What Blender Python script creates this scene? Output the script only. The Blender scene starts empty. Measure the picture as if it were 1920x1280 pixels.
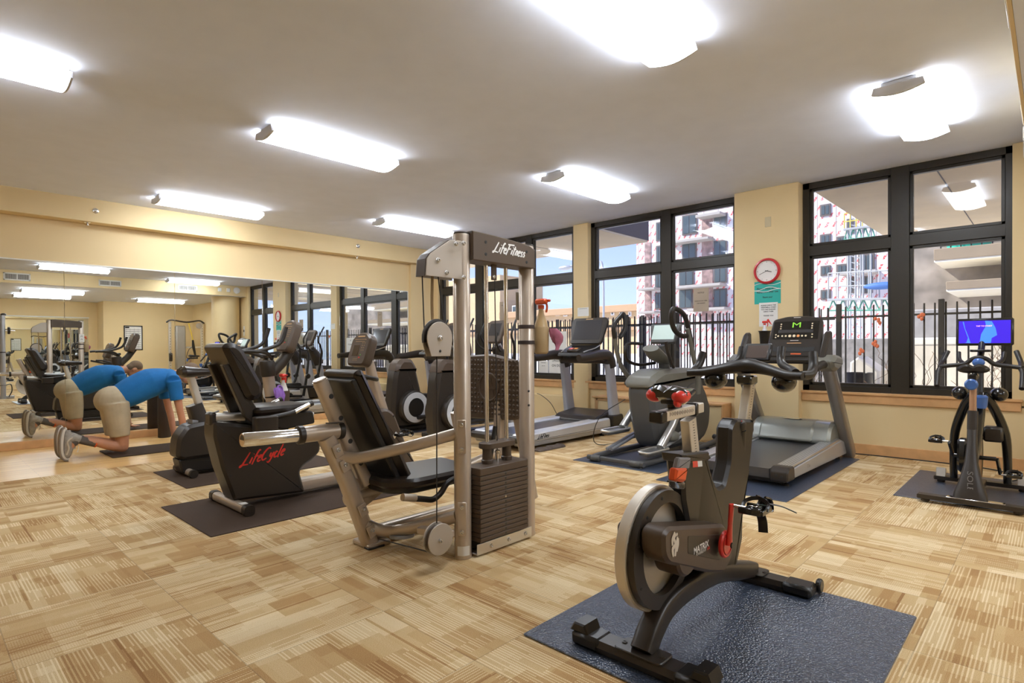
import bpy, bmesh, math, random
from mathutils import Vector, Matrix
random.seed(7)
SC = bpy.context.scene
COL = SC.collection
# ---------------------------------------------------------------- camera
cd = bpy.data.cameras.new('camera'); CAM = bpy.data.objects.new('camera', cd); COL.objects.link(CAM)
cd.sensor_width = 36.0; cd.lens = 1080.18 / 1920 * 36; cd.shift_y = 20.97 / 1920; cd.clip_start = 0.05; cd.clip_end = 400
yaw, pitch, roll = 0.7558, -0.0082, -0.0054
F = Vector((math.cos(yaw) * math.cos(pitch), math.sin(yaw) * math.cos(pitch), math.sin(pitch)))
R0 = Vector((math.sin(yaw), -math.cos(yaw), 0)); U0 = R0.cross(F)
R_ = math.cos(roll) * R0 + math.sin(roll) * U0; U_ = -math.sin(roll) * R0 + math.cos(roll) * U0
CAM.matrix_world = Matrix(((R_.x, U_.x, -F.x, 0), (R_.y, U_.y, -F.y, 0), (R_.z, U_.z, -F.z, 1.2), (0, 0, 0, 1)))
SC.camera = CAM
# ---------------------------------------------------------------- world, sun, exposure
W = bpy.data.worlds.new('sky'); SC.world = W; W.use_nodes = True
wn = W.node_tree.nodes; wl = W.node_tree.links; wn.clear()
wo = wn.new('ShaderNodeOutputWorld'); wb = wn.new('ShaderNodeBackground'); wt = wn.new('ShaderNodeTexCoord')
ws = wn.new('ShaderNodeSeparateXYZ'); wr = wn.new('ShaderNodeValToRGB')
wl.new(wt.outputs['Generated'], ws.inputs[0]); wl.new(ws.outputs['Z'], wr.inputs[0]); wl.new(wr.outputs[0], wb.inputs[0]); wl.new(wb.outputs[0], wo.inputs[0])
e = wr.color_ramp.elements
e[0].position = 0.0; e[0].color = (0.50, 0.60, 0.86, 1)
e[1].position = 0.30; e[1].color = (0.19, 0.28, 0.76, 1)
wb.inputs[1].default_value = 0.85
sd = bpy.data.lights.new('sun', 'SUN'); sd.energy = 3.6; sd.angle = math.radians(3); sd.color = (1, 0.94, 0.86)
SUN = bpy.data.objects.new('sun', sd); COL.objects.link(SUN)
SUN.rotation_euler = Vector((0.42, -0.60, -0.62)).to_track_quat('-Z', 'Y').to_euler()
LAMP = 9.0          # radiance of the fluorescent lenses
SC.view_settings.view_transform = 'Standard'; SC.view_settings.look = 'None'
SC.view_settings.exposure = 1.34; SC.view_settings.gamma = 1.0; SC.view_settings.use_curve_mapping = False

# ---------------------------------------------------------------- helpers
V = Vector
def v3(a): return Vector(a)
class G:
    """collects shapes that become one mesh"""
    def __init__(s): s.v = []; s.f = []
    def add(s, vs, fs):
        o = len(s.v); s.v += [tuple(p) for p in vs]; s.f += [tuple(i + o for i in f) for f in fs]; return s
    def box(s, c, sz, ch=0.004, rot=None):
        h = [x / 2 for x in sz]; ch = min(ch, min(h) * 0.9); vs = []; idx = {}
        for sx in (-1, 1):
            for sy in (-1, 1):
                for sz_ in (-1, 1):
                    sg = (sx, sy, sz_)
                    for a in range(3):
                        p = [sg[k] * (h[k] - (0 if k == a else ch)) for k in range(3)]
                        idx[(sg, a)] = len(vs); vs.append(p)
        fs = []
        for a in range(3):
            b, c2 = (a + 1) % 3, (a + 2) % 3
            for sa in (-1, 1):
                q = []
                for sb, s2 in ((-1, -1), (1, -1), (1, 1), (-1, 1)):
                    g = [0, 0, 0]; g[a] = sa; g[b] = sb; g[c2] = s2; q.append(idx[(tuple(g), a)])
                fs.append(q if sa > 0 else q[::-1])
        for a in range(3):       # edges along axis a
            b, c2 = (a + 1) % 3, (a + 2) % 3
            for sb in (-1, 1):
                for s2 in (-1, 1):
                    g0 = [0, 0, 0]; g0[a] = -1; g0[b] = sb; g0[c2] = s2; g1 = list(g0); g1[a] = 1
                    q = [idx[(tuple(g0), b)], idx[(tuple(g1), b)], idx[(tuple(g1), c2)], idx[(tuple(g0), c2)]]
                    fs.append(q if sb * s2 < 0 else q[::-1])
        for sx in (-1, 1):
            for sy in (-1, 1):
                for sz_ in (-1, 1):
                    sg = (sx, sy, sz_); q = [idx[(sg, 0)], idx[(sg, 1)], idx[(sg, 2)]]
                    fs.append(q if sx * sy * sz_ > 0 else q[::-1])
        c = v3(c)
        if rot is not None: vs = [rot @ v3(p) + c for p in vs]
        else: vs = [v3(p) + c for p in vs]
        return s.add(vs, fs)
    def span(s, a, b, ch=0.004):
        return s.box([(a[i] + b[i]) / 2 for i in range(3)], [abs(b[i] - a[i]) for i in range(3)], ch)
    def prism(s, pts, a, b, axis='y', ch=0.006):
        """2D outline extruded along an axis, rims chamfered.  axis y: pts are (x,z); x: (y,z); z: (x,y)"""
        n = len(pts); ar = sum(pts[i][0] * pts[(i + 1) % n][1] - pts[(i + 1) % n][0] * pts[i][1] for i in range(n))
        if ar < 0: pts = pts[::-1]
        ins = []
        for i in range(n):
            p0, p, p1 = V(pts[i - 1]), V(pts[i]), V(pts[(i + 1) % n])
            d0 = (p - p0).normalized(); d1 = (p1 - p).normalized()
            n0 = V((-d0.y, d0.x)); n1 = V((-d1.y, d1.x)); m = (n0 + n1)
            m = m.normalized() if m.length > 1e-6 else n0
            k = ch / max(0.5, m.dot(n0)); ins.append(p + m * k)
        if a > b: a, b = b, a
        c = min(ch, (b - a) * 0.45)
        def mk(p, t): return {'y': (p[0], t, p[1]), 'x': (t, p[0], p[1]), 'z': (p[0], p[1], t)}[axis]
        vs = [mk(p, a) for p in ins] + [mk(p, a + c) for p in pts] + [mk(p, b - c) for p in pts] + [mk(p, b) for p in ins]
        flip = axis == 'y'
        fs = []
        for r in range(3):
            for i in range(n):
                j = (i + 1) % n; q = (r * n + i, r * n + j, (r + 1) * n + j, (r + 1) * n + i); fs.append(q[::-1] if flip else q)
        c0 = list(range(n)); c1 = [3 * n + i for i in range(n)]
        fs.append(c0 if flip else c0[::-1]); fs.append(c1[::-1] if flip else c1)
        return s.add(vs, fs)
    def tube(s, pts, r, n=12, smooth=True, closed=False, flat=1.0, up=None, sq=2.0, cap=True, sub=5, rot=0.0):
        """swept tube; r may be a list; flat squeezes the second axis; sq > 2 squares the section"""
        P = [v3(p) for p in pts]; m = len(P); rs = r if isinstance(r, (list, tuple)) else [r] * m
        if smooth and m > 2:
            Q = []; rq = []
            rng = range(m) if closed else range(m - 1)
            for i in rng:
                p0 = P[(i - 1) % m] if (closed or i > 0) else P[0] * 2 - P[1]
                p1, p2 = P[i], P[(i + 1) % m]
                p3 = P[(i + 2) % m] if (closed or i + 2 < m) else p2 * 2 - p1
                for k in range(sub):
                    t = k / sub
                    Q.append(0.5 * ((2 * p1) + (p2 - p0) * t + (2 * p0 - 5 * p1 + 4 * p2 - p3) * t * t + (3 * p1 - p0 - 3 * p2 + p3) * t ** 3))
                    rq.append(rs[i] * (1 - t) + rs[(i + 1) % m] * t)
            if not closed: Q.append(P[-1]); rq.append(rs[-1])
            P, rs = Q, rq
        m = len(P); T = []
        for i in range(m):
            a = P[(i - 1) % m] if (closed or i > 0) else P[0]; b = P[(i + 1) % m] if (closed or i < m - 1) else P[-1]
            T.append((b - a).normalized())
        u = v3(up) if up else (V((0, 0, 1)) if abs(T[0].z) < 0.9 else V((0, 1, 0)))
        A = None; rings = []
        for i in range(m):
            t = T[i]
            if A is None or up: A = (u - t * u.dot(t)).normalized()
            else: A = (A - t * A.dot(t)).normalized()
            B = t.cross(A); ring = []
            for k in range(n):
                an = 2 * math.pi * (k + 0.5) / n + rot; cx, sx = math.cos(an), math.sin(an)
                cx = math.copysign(abs(cx) ** (2 / sq), cx); sx = math.copysign(abs(sx) ** (2 / sq), sx)
                ring.append(P[i] + A * (rs[i] * cx * flat) + B * (rs[i] * sx))
            rings.append(ring)
        return s.loft(rings, closed=closed, cap=cap)
    def loft(s, rings, closed=False, cap=True):
        n = len(rings[0]); m = len(rings); vs = [p for r in rings for p in r]; fs = []
        for i in range(m if closed else m - 1):
            j = (i + 1) % m
            for k in range(n):
                l = (k + 1) % n; fs.append((i * n + k, i * n + l, j * n + l, j * n + k))
        if cap and not closed:
            fs.append(tuple(range(n))[::-1]); fs.append(tuple((m - 1) * n + k for k in range(n)))
        return s.add(vs, fs)
    def rod(s, a, b, r, n=12, **k): return s.tube([a, b], r, n=n, smooth=False, **k)
    def bar(s, a, b, w, h, up=(0, 0, 1), sq=8, n=16):
        """rectangular bar: h along up, w across"""
        return s.tube([a, b], w / 2, n=n, smooth=False, flat=h / w, up=up, sq=sq)
    def lathe(s, prof, c, axis=(0, 0, 1), n=28, closed=False, scale=None):
        ax = v3(axis).normalized(); A = (V((1, 0, 0)) if abs(ax.x) < 0.9 else V((0, 1, 0))); A = (A - ax * A.dot(ax)).normalized(); B = ax.cross(A); c = v3(c)
        rings = [[c + ax * h + (A * math.cos(2 * math.pi * k / n) + B * math.sin(2 * math.pi * k / n)) * max(r, 1e-4) for k in range(n)] for r, h in prof]
        return s.loft(rings, closed=closed, cap=not closed)
    def disc(s, c, axis, r, th, ch=0.004, n=32):
        ax = v3(axis).normalized(); c = v3(c) - ax * th / 2
        return s.lathe([(r - ch, 0), (r, ch), (r, th - ch), (r - ch, th)], c, ax, n)
    def ell(s, c, rad, n=16, m=10, rot=None, p=2.0):
        rings = []
        for i in range(m + 1):
            a = -math.pi / 2 + math.pi * i / m; rings.append([])
            cz, cr = math.sin(a), max(math.cos(a), 1e-3)
            cz = math.copysign(abs(cz) ** (2 / p), cz); cr = cr ** (2 / p)
            for k in range(n):
                b = 2 * math.pi * k / n; cx, sx = math.cos(b), math.sin(b)
                cx = math.copysign(abs(cx) ** (2 / p), cx); sx = math.copysign(abs(sx) ** (2 / p), sx)
                q = V((rad[0] * cr * cx, rad[1] * cr * sx, rad[2] * cz))
                if rot is not None: q = rot @ q
                rings[-1].append(q + v3(c))
        return s.loft(rings)
    def text(s, t, c, size, xd, yd, depth=0.002, shear=0.0, bold=0.0, align='CENTER', sx=1.0):
        cu = bpy.data.curves.new('t', 'FONT'); cu.body = t; cu.size = size; cu.extrude = 0; cu.shear = shear; cu.offset = bold
        cu.align_x = align; cu.align_y = 'CENTER'; cu.resolution_u = 3
        o = bpy.data.objects.new('t', cu); COL.objects.link(o)
        dg = bpy.context.evaluated_depsgraph_get(); me = bpy.data.meshes.new_from_object(o.evaluated_get(dg))
        X = v3(xd).normalized(); Y = v3(yd).normalized(); Z = X.cross(Y); c = v3(c)
        vs = [c + X * (p.co.x * sx) + Y * p.co.y + Z * depth for p in me.vertices]; fs = [tuple(f.vertices) for f in me.polygons]
        s.add(vs, fs); bpy.data.objects.remove(o); bpy.data.meshes.remove(me); bpy.data.curves.remove(cu); return s
    def quad(s, a, b, c, d): return s.add([a, b, c, d], [(0, 1, 2, 3)])
STROKES = {'L': (.62, [[(.45, 1), (.25, .5), (.05, .02), (-.12, -.10), (.0, .03), (.60, -.02)]]), 'i': (.24, [[(.12, .5), (.02, .02)], [(.19, .72), (.21, .78)]]),
 'f': (.34, [[(.46, .93), (.34, 1.0), (.2, .75), (.0, -.12)], [(.03, .5), (.38, .53)]]), 'e': (.36, [[(.05, .26), (.30, .36), (.28, .5), (.12, .46), (.03, .2), (.12, .0), (.33, .08)]]),
 'F': (.60, [[(.3, .95), (.0, -.12)], [(.05, .96), (.95, 1.0)], [(.15, .52), (.55, .56)]]), 't': (.30, [[(.22, .9), (.04, .05), (.12, .0)], [(.0, .6), (.38, .64)]]),
 'n': (.36, [[(.12, .48), (.0, .0)], [(.06, .3), (.22, .5), (.32, .42), (.24, .0)]]), 's': (.32, [[(.30, .46), (.12, .48), (.1, .32), (.24, .2), (.18, .02), (.0, .03)]]),
 'C': (.60, [[(.62, .85), (.42, .98), (.12, .7), (.0, .3), (.15, .0), (.45, .12)]]), 'y': (.40, [[(.1, .5), (.06, .25), (.2, .15), (.32, .45)], [(.38, .5), (.2, -.15), (.05, -.3), (-.08, -.2)]]),
 'c': (.33, [[(.3, .4), (.15, .48), (.03, .2), (.12, .0), (.3, .06)]]), 'l': (.24, [[(.25, 1.0), (.03, .03), (.12, .0)]]), ' ': (.10, [])}
def script_text(t, c, h, xd, yd, th=0.09, slant=0.28):
    """brush script drawn with flat strokes, centred on c"""
    g = G(); X = v3(xd).normalized(); Y = v3(yd).normalized(); Z = X.cross(Y); w = sum(STROKES[q][0] * 1.12 for q in t); x = -w / 2; c = v3(c)
    for q in t:
        adv, st = STROKES[q]
        for s_ in st:
            n = len(s_); g.tube([c + (X * (x + p[0] + slant * p[1]) + Y * (p[1] - 0.4)) * h for p in s_], [h * th * (0.75 + 0.5 * math.sin(math.pi * (k + 0.5) / n)) for k in range(n)], n=6, flat=0.12, up=tuple(Z), sub=4)
        x += adv * 1.12
    return g
def sm2(pts, k=4, closed=True):
    """smooth a 2D outline (Catmull-Rom)"""
    n = len(pts); out = []
    for i in range(n if closed else n - 1):
        p0, p1, p2, p3 = (V(pts[(i - 1) % n]), V(pts[i]), V(pts[(i + 1) % n]), V(pts[(i + 2) % n]))
        if not closed and i == 0: p0 = p1 * 2 - p2
        if not closed and i == n - 2: p3 = p2 * 2 - p1
        for j in range(k):
            t = j / k; q = 0.5 * ((2 * p1) + (p2 - p0) * t + (2 * p0 - 5 * p1 + 4 * p2 - p3) * t * t + (3 * p1 - p0 - 3 * p2 + p3) * t ** 3); out.append((q.x, q.y))
    if not closed: out.append(tuple(pts[-1]))
    return out
def rc2(pts, r=0.02, k=3):
    """round the corners of a 2D outline"""
    n = len(pts); out = []
    for i in range(n):
        a, b, c = V(pts[i - 1]), V(pts[i]), V(pts[(i + 1) % n]); da, dc = a - b, c - b
        ra = min(r, da.length * 0.45, dc.length * 0.45); p, q = b + da.normalized() * ra, b + dc.normalized() * ra
        for j in range(k + 1):
            t = j / k; w = p * (1 - t) ** 2 + b * 2 * t * (1 - t) + q * t * t; out.append((w.x, w.y))
    return out
def ob(name, g, m, parent=None, O=None, ang=38, loc=None):
    me = bpy.data.meshes.new(name)
    if parent is not None: O = V(parent['_O']) if '_O' in parent else V((0, 0, 0))
    elif O is None:
        if loc is None:
            xs = [p[0] for p in g.v]; ys = [p[1] for p in g.v]; O = V(((min(xs) + max(xs)) / 2, (min(ys) + max(ys)) / 2, min(p[2] for p in g.v)))
        else: O = v3(loc)
    O = v3(O)
    me.from_pydata([(p[0] - O.x, p[1] - O.y, p[2] - O.z) for p in g.v], [], g.f); me.validate()
    me.shade_smooth(); me.set_sharp_from_angle(angle=math.radians(ang))
    for mm in (m if isinstance(m, (list, tuple)) else [m]): me.materials.append(mm)
    o = bpy.data.objects.new(name, me); COL.objects.link(o); o['_O'] = tuple(O)
    if parent is not None: o.parent = parent
    else: o.location = O
    return o
def recalc(o):
    bm = bmesh.new(); bm.from_mesh(o.data); bmesh.ops.recalc_face_normals(bm, faces=bm.faces[:]); bm.to_mesh(o.data); bm.free(); return o
def thing(name, label, cat, loc, group=None):
    o = bpy.data.objects.new(name, None); COL.objects.link(o); o.location = loc; o['_O'] = tuple(loc); o.empty_display_size = 0.1
    o['label'] = label; o['category'] = cat
    if group: o['group'] = group
    return o
def tag(o, label, cat, group=None, kind=None):
    o['label'] = label; o['category'] = cat
    if group: o['group'] = group
    if kind: o['kind'] = kind
    return o
def struct(name, g, m, **k):
    o = ob(name, g, m, **k); o['kind'] = 'structure'; return o
def copy_tree(o, parent=None):
    c = o.copy(); COL.objects.link(c)
    if parent is not None: c.parent = parent
    for ch in list(o.children): copy_tree(ch, c)
    return c
# ---------------------------------------------------------------- materials
MATS = {}
def mat(name, col=(0.5, 0.5, 0.5), rough=0.5, metal=0.0, bump=0.0, bscale=200, var=0.0, vscale=4, coat=0.0, emit=None, es=1.0, spec=0.5, alpha=None):
    if name in MATS: return MATS[name]
    m = bpy.data.materials.new(name); m.use_nodes = True; N = m.node_tree.nodes; L = m.node_tree.links; b = N['Principled BSDF']
    b.inputs['Base Color'].default_value = (*col, 1); b.inputs['Roughness'].default_value = rough; b.inputs['Metallic'].default_value = metal
    b.inputs['Coat Weight'].default_value = coat; b.inputs['Specular IOR Level'].default_value = spec
    tc = N.new('ShaderNodeTexCoord')
    nz = N.new('ShaderNodeTexNoise'); nz.inputs['Scale'].default_value = vscale; nz.inputs['Detail'].default_value = 3; L.new(tc.outputs['Object'], nz.inputs['Vector'])
    v = var if var else 0.04
    mr = N.new('ShaderNodeMapRange'); mr.inputs[1].default_value = 0.3; mr.inputs[2].default_value = 0.7; mr.inputs[3].default_value = 1 - v; mr.inputs[4].default_value = 1 + v
    L.new(nz.outputs[0], mr.inputs[0])
    mx = N.new('ShaderNodeVectorMath'); mx.operation = 'SCALE'; mx.inputs[0].default_value = col; L.new(mr.outputs[0], mx.inputs['Scale']); L.new(mx.outputs[0], b.inputs['Base Color'])
    if bump:
        nb = N.new('ShaderNodeTexNoise'); nb.inputs['Scale'].default_value = bscale; L.new(tc.outputs['Object'], nb.inputs['Vector'])
        bp = N.new('ShaderNodeBump'); bp.inputs['Strength'].default_value = bump; bp.inputs['Distance'].default_value = 0.003; L.new(nb.outputs[0], bp.inputs['Height']); L.new(bp.outputs[0], b.inputs['Normal'])
    if emit: b.inputs['Emission Color'].default_value = (*emit, 1); b.inputs['Emission Strength'].default_value = es
    MATS[name] = m; return m
def nodes(m): return m.node_tree.nodes, m.node_tree.links, m.node_tree.nodes['Principled BSDF']
M_wall = mat('wall_paint', (0.77, 0.60, 0.33), 0.6, bump=0.08, bscale=350, var=0.03, vscale=1.2)
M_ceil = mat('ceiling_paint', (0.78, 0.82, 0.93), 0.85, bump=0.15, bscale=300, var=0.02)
M_wood = mat('maple_trim', (0.66, 0.38, 0.17), 0.4, var=0.1, vscale=9)
M_frame = mat('bronze_window_frame', (0.028, 0.024, 0.018), 0.38, var=0.05, vscale=6)
M_white = mat('white_plastic', (0.78, 0.77, 0.74), 0.4)
M_paper = mat('paper', (0.80, 0.79, 0.76), 0.8)
M_ink = mat('ink', (0.03, 0.03, 0.03), 0.7)
M_silver = mat('taupe_silver_paint', (0.50, 0.42, 0.34), 0.33, 0.45, coat=0.3)
M_silver2 = mat('cool_silver_paint', (0.48, 0.49, 0.52), 0.35, 0.5, coat=0.2)
M_plate = mat('taupe_plate', (0.47, 0.42, 0.36), 0.5, 0.35)
M_chrome = mat('chrome', (0.85, 0.85, 0.86), 0.12, 1.0)
M_alu = mat('brushed_aluminium', (0.72, 0.71, 0.69), 0.32, 0.85)
M_blk = mat('black_plastic', (0.013, 0.011, 0.010), 0.34, bump=0.05, bscale=500)
M_blkg = mat('gloss_black', (0.010, 0.009, 0.008), 0.2, coat=0.5)
M_rub = mat('rubber_grip', (0.017, 0.013, 0.010), 0.42, bump=0.1, bscale=600)
M_vin = mat('black_vinyl', (0.017, 0.011, 0.008), 0.32, bump=0.1, bscale=260)
M_brown = mat('brown_grey_plastic', (0.085, 0.058, 0.040), 0.40, bump=0.04, bscale=400)
M_char = mat('charcoal_plastic', (0.030, 0.023, 0.018), 0.36)
M_grey = mat('grey_plastic', (0.20, 0.20, 0.21), 0.4)
M_red = mat('red_plastic', (0.75, 0.035, 0.025), 0.32, coat=0.3)
M_mat = mat('black_rubber_mat', (0.045, 0.043, 0.045), 0.5, bump=0.5, bscale=140)
M_screen = mat('dark_glass_screen', (0.05, 0.05, 0.055), 0.1, coat=0.5)
M_cable = mat('black_cable', (0.02, 0.018, 0.018), 0.5)
M_bolt = mat('zinc_bolt', (0.62, 0.62, 0.62), 0.25, 0.9)
def glass_mat():
    m = bpy.data.materials.new('window_glass'); m.use_nodes = True; N = m.node_tree.nodes; L = m.node_tree.links; N.clear()
    o = N.new('ShaderNodeOutputMaterial'); t = N.new('ShaderNodeBsdfTransparent'); g = N.new('ShaderNodeBsdfGlossy'); f = N.new('ShaderNodeFresnel'); x = N.new('ShaderNodeMixShader')
    t.inputs[0].default_value = (0.93, 0.95, 0.94, 1); g.inputs['Roughness'].default_value = 0.01; 
    ge = N.new('ShaderNodeNewGeometry'); mr = N.new('ShaderNodeMapRange'); L.new(ge.outputs['Backfacing'], mr.inputs[0]); mr.inputs[3].default_value = 1.5; mr.inputs[4].default_value = 1 / 1.5; L.new(mr.outputs[0], f.inputs[0])
    L.new(f.outputs[0], x.inputs[0]); L.new(t.outputs[0], x.inputs[1]); L.new(g.outputs[0], x.inputs[2]); L.new(x.outputs[0], o.inputs[0]); return m
M_glass = glass_mat()
M_mirror = mat('mirror_silver', (0.90, 0.92, 0.90), 0.0, 1.0)
N_, L_, b_ = nodes(M_mirror); b_.inputs['Roughness'].default_value = 0.0
for l in list(b_.inputs['Base Color'].links): L_.remove(l)
b_.inputs['Base Color'].default_value = (0.88, 0.90, 0.87, 1)

# ---------------------------------------------------------------- carpet
def math_node(N, L, op, a, b=None, c=None):
    n = N.new('ShaderNodeMath'); n.operation = op
    for i, x in enumerate((a, b, c)):
        if x is None: continue
        if isinstance(x, (int, float)): n.inputs[i].default_value = x
        else: L.new(x, n.inputs[i])
    return n.outputs[0]
def carpet():
    m = mat('patterned_carpet_tile', (0.5, 0.4, 0.3), 0.95); N, L, b = nodes(m)
    mm = lambda *a: math_node(N, L, *a)
    tc = N.new('ShaderNodeTexCoord'); sp = N.new('ShaderNodeSeparateXYZ'); L.new(tc.outputs['Object'], sp.inputs[0])
    T = 0.61
    x = mm('DIVIDE', mm('ADD', sp.outputs[0], 30.22), T); y = mm('DIVIDE', mm('ADD', sp.outputs[1], 30.1), T)
    ix = mm('FLOOR', x); iy = mm('FLOOR', y); fx = mm('FRACT', x); fy = mm('FRACT', y)
    def wn(*c, out=0):
        cb = N.new('ShaderNodeCombineXYZ')
        for i, q in enumerate(c):
            if isinstance(q, (int, float)): cb.inputs[i].default_value = q
            else: L.new(q, cb.inputs[i])
        w = N.new('ShaderNodeTexWhiteNoise'); w.noise_dimensions = '3D'; L.new(cb.outputs[0], w.inputs['Vector']); return w.outputs['Value']
    par = mm('GREATER_THAN', mm('MODULO', mm('ADD', ix, iy), 2), 0.5)          # quarter turned layout
    r0 = wn(ix, iy, 1.0); flip = mm('GREATER_THAN', r0, 0.78); par = mm('ABSOLUTE', mm('SUBTRACT', par, flip))
    inv = mm('SUBTRACT', 1, par)
    a = mm('ADD', mm('MULTIPLY', fx, inv), mm('MULTIPLY', fy, par)); c = mm('ADD', mm('MULTIPLY', fy, inv), mm('MULTIPLY', fx, par))
    # long bands across c, cross patches along a, dashed cream pin stripes
    tid = mm('ADD', mm('MULTIPLY', ix, 7.13), mm('MULTIPLY', iy, 3.71))
    band = mm('FLOOR', mm('ADD', mm('MULTIPLY', c, 7), mm('MULTIPLY', wn(ix, iy, 2.0), 3))); tb = wn(band, tid, 3.0)
    c3 = mm('FLOOR', mm('ADD', mm('MULTIPLY', c, 3.3), r0)); a3 = mm('FLOOR', mm('ADD', mm('MULTIPLY', a, 3.4), wn(c3, tid, 8.0))); tp = wn(mm('ADD', a3, mm('MULTIPLY', c3, 9)), tid, 4.0)
    c5 = mm('FLOOR', mm('MULTIPLY', c, 11)); a5 = mm('FLOOR', mm('ADD', mm('MULTIPLY', a, 2.4), wn(c5, tid, 12.0))); tf = wn(mm('ADD', a5, mm('MULTIPLY', c5, 5)), tid, 6.0)
    tn = mm('ADD', mm('ADD', mm('MULTIPLY', tb, 0.34), mm('MULTIPLY', tp, 0.36)), mm('MULTIPLY', tf, 0.18))
    pitch = mm('FRACT', mm('MULTIPLY', c, 44)); line = mm('GREATER_THAN', pitch, 0.58); li = mm('FLOOR', mm('MULTIPLY', c, 44))
    on = mm('GREATER_THAN', wn(mm('ADD', a3, mm('MULTIPLY', c3, 5)), tid, 21.0), 0.26); keep = mm('GREATER_THAN', wn(li, mm('FLOOR', mm('MULTIPLY', a, 5)), tid), 0.25)
    dash = mm('GREATER_THAN', mm('FRACT', mm('MULTIPLY', a, 70)), 0.22)
    st = mm('MULTIPLY', mm('MULTIPLY', line, on), mm('MULTIPLY', keep, dash))
    dk = mm('LESS_THAN', mm('ABSOLUTE', mm('SUBTRACT', c, mm('ADD', 0.15, mm('MULTIPLY', wn(ix, iy, 31.0), 0.7)))), 0.011)
    nz = N.new('ShaderNodeTexNoise'); nz.inputs['Scale'].default_value = 330; nz.inputs['Detail'].default_value = 2; L.new(tc.outputs['Object'], nz.inputs['Vector'])
    nz2 = N.new('ShaderNodeTexNoise'); nz2.inputs['Scale'].default_value = 2.2; L.new(tc.outputs['Object'], nz2.inputs['Vector'])
    f = mm('ADD', tn, mm('MULTIPLY', mm('SUBTRACT', nz.outputs[0], 0.5), 1.0)); f = mm('ADD', f, mm('MULTIPLY', mm('SUBTRACT', nz2.outputs[0], 0.5), 0.3)); f = mm('ADD', f, mm('ADD', mm('MULTIPLY', st, 0.42), 0.05)); f = mm('SUBTRACT', f, mm('MULTIPLY', dk, 0.35))
    cr = N.new('ShaderNodeValToRGB'); L.new(f, cr.inputs[0]); e = cr.color_ramp.elements
    e[0].position = 0.0; e[0].color = (0.30, 0.145, 0.045, 1); e[1].position = 1.0; e[1].color = (0.82, 0.68, 0.44, 1)
    k = e.new(0.28); k.color = (0.44, 0.255, 0.095, 1); k = e.new(0.60); k.color = (0.60, 0.42, 0.20, 1)
    gx = mm('LESS_THAN', fx, 0.007); gy = mm('LESS_THAN', fy, 0.007); gap = mm('MAXIMUM', gx, gy)
    mixc = N.new('ShaderNodeMix'); mixc.data_type = 'RGBA'; L.new(mm('MULTIPLY', gap, 0.32), mixc.inputs[0]); L.new(cr.outputs[0], mixc.inputs[6]); mixc.inputs[7].default_value = (0.12, 0.08, 0.05, 1)
    for l in list(b.inputs['Base Color'].links): L.remove(l)
    L.new(mixc.outputs[2], b.inputs['Base Color'])
    bp = N.new('ShaderNodeBump'); bp.inputs['Strength'].default_value = 0.6; bp.inputs['Distance'].default_value = 0.004; L.new(nz.outputs[0], bp.inputs['Height']); L.new(bp.outputs[0], b.inputs['Normal'])
    return m
def plank():
    m = mat('maple_floor', (0.74, 0.50, 0.24), 0.28); N, L, b = nodes(m)
    mm = lambda *a: math_node(N, L, *a)
    tc = N.new('ShaderNodeTexCoord'); sp = N.new('ShaderNodeSeparateXYZ'); L.new(tc.outputs['Object'], sp.inputs[0])
    br = N.new('ShaderNodeTexBrick'); L.new(tc.outputs['Object'], br.inputs['Vector']); br.inputs['Scale'].default_value = 1
    br.inputs['Brick Width'].default_value = 0.9; br.inputs['Row Height'].default_value = 0.057; br.inputs['Mortar Size'].default_value = 0.0012
    br.inputs['Color1'].default_value = (0.84, 0.55, 0.22, 1); br.inputs['Color2'].default_value = (0.70, 0.42, 0.15, 1); br.inputs['Mortar'].default_value = (0.34, 0.19, 0.08, 1)
    for l in list(b.inputs['Base Color'].links): L.remove(l)
    L.new(br.outputs[0], b.inputs['Base Color'])
    bp = N.new('ShaderNodeBump'); bp.inputs['Strength'].default_value = 0.25; bp.inputs['Distance'].default_value = 0.002; L.new(br.outputs['Fac'], bp.inputs['Height']); bp.invert = True; L.new(bp.outputs[0], b.inputs['Normal'])
    return m
M_carpet = carpet(); M_plank = plank()
YM = 9.144; XW = 7.33; YP = 7.0; ZC = 3.13; ZS = 2.84
struct('floor', G().span((-3.5, -7.0, -0.2), (7.6, YP, 0.0), 0.0005), M_carpet, O=(0, 0, 0))
struct('floor_wooden_strip', G().span((-3.5, YP, -0.2), (7.6, 9.6, 0.0), 0.0005), M_plank, O=(0, 0, 0))
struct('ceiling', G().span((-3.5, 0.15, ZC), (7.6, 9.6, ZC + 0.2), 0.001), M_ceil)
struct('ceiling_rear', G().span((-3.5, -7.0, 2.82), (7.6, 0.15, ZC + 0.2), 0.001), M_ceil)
struct('wall_soffit_rear', G().span((-3.5, 0.151, 2.82), (7.33, 0.17, ZC), 0.001), M_wall)
struct('wall_soffit', G().span((-3.5, 8.95, ZS), (7.12, 9.20, ZC), 0.003), M_wall)
struct('wall_mirror_side', G().span((-3.5, YM + 0.01, -0.1), (7.6, YM + 0.25, ZC), 0.002), M_wall)
struct('wall_corner_pilaster', G().span((6.80, YM - 0.05, 0), (7.34, YM + 0.02, ZC), 0.003), M_wall)
struct('wall_left', G().span((-3.7, -7.0, -0.1), (-3.5, 9.6, ZC), 0.002), M_wall)
struct('wall_rear_left', G().span((-3.5, -5.7, -0.1), (4.62, -5.45, 2.83), 0.002), M_wall)
struct('wall_rear_right', G().span((4.60, -4.85, -0.1), (7.6, -4.6, 2.83), 0.002).span((4.60, -5.6, -0.1), (4.70, -4.851, 2.83), 0.002), M_wall)
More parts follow.
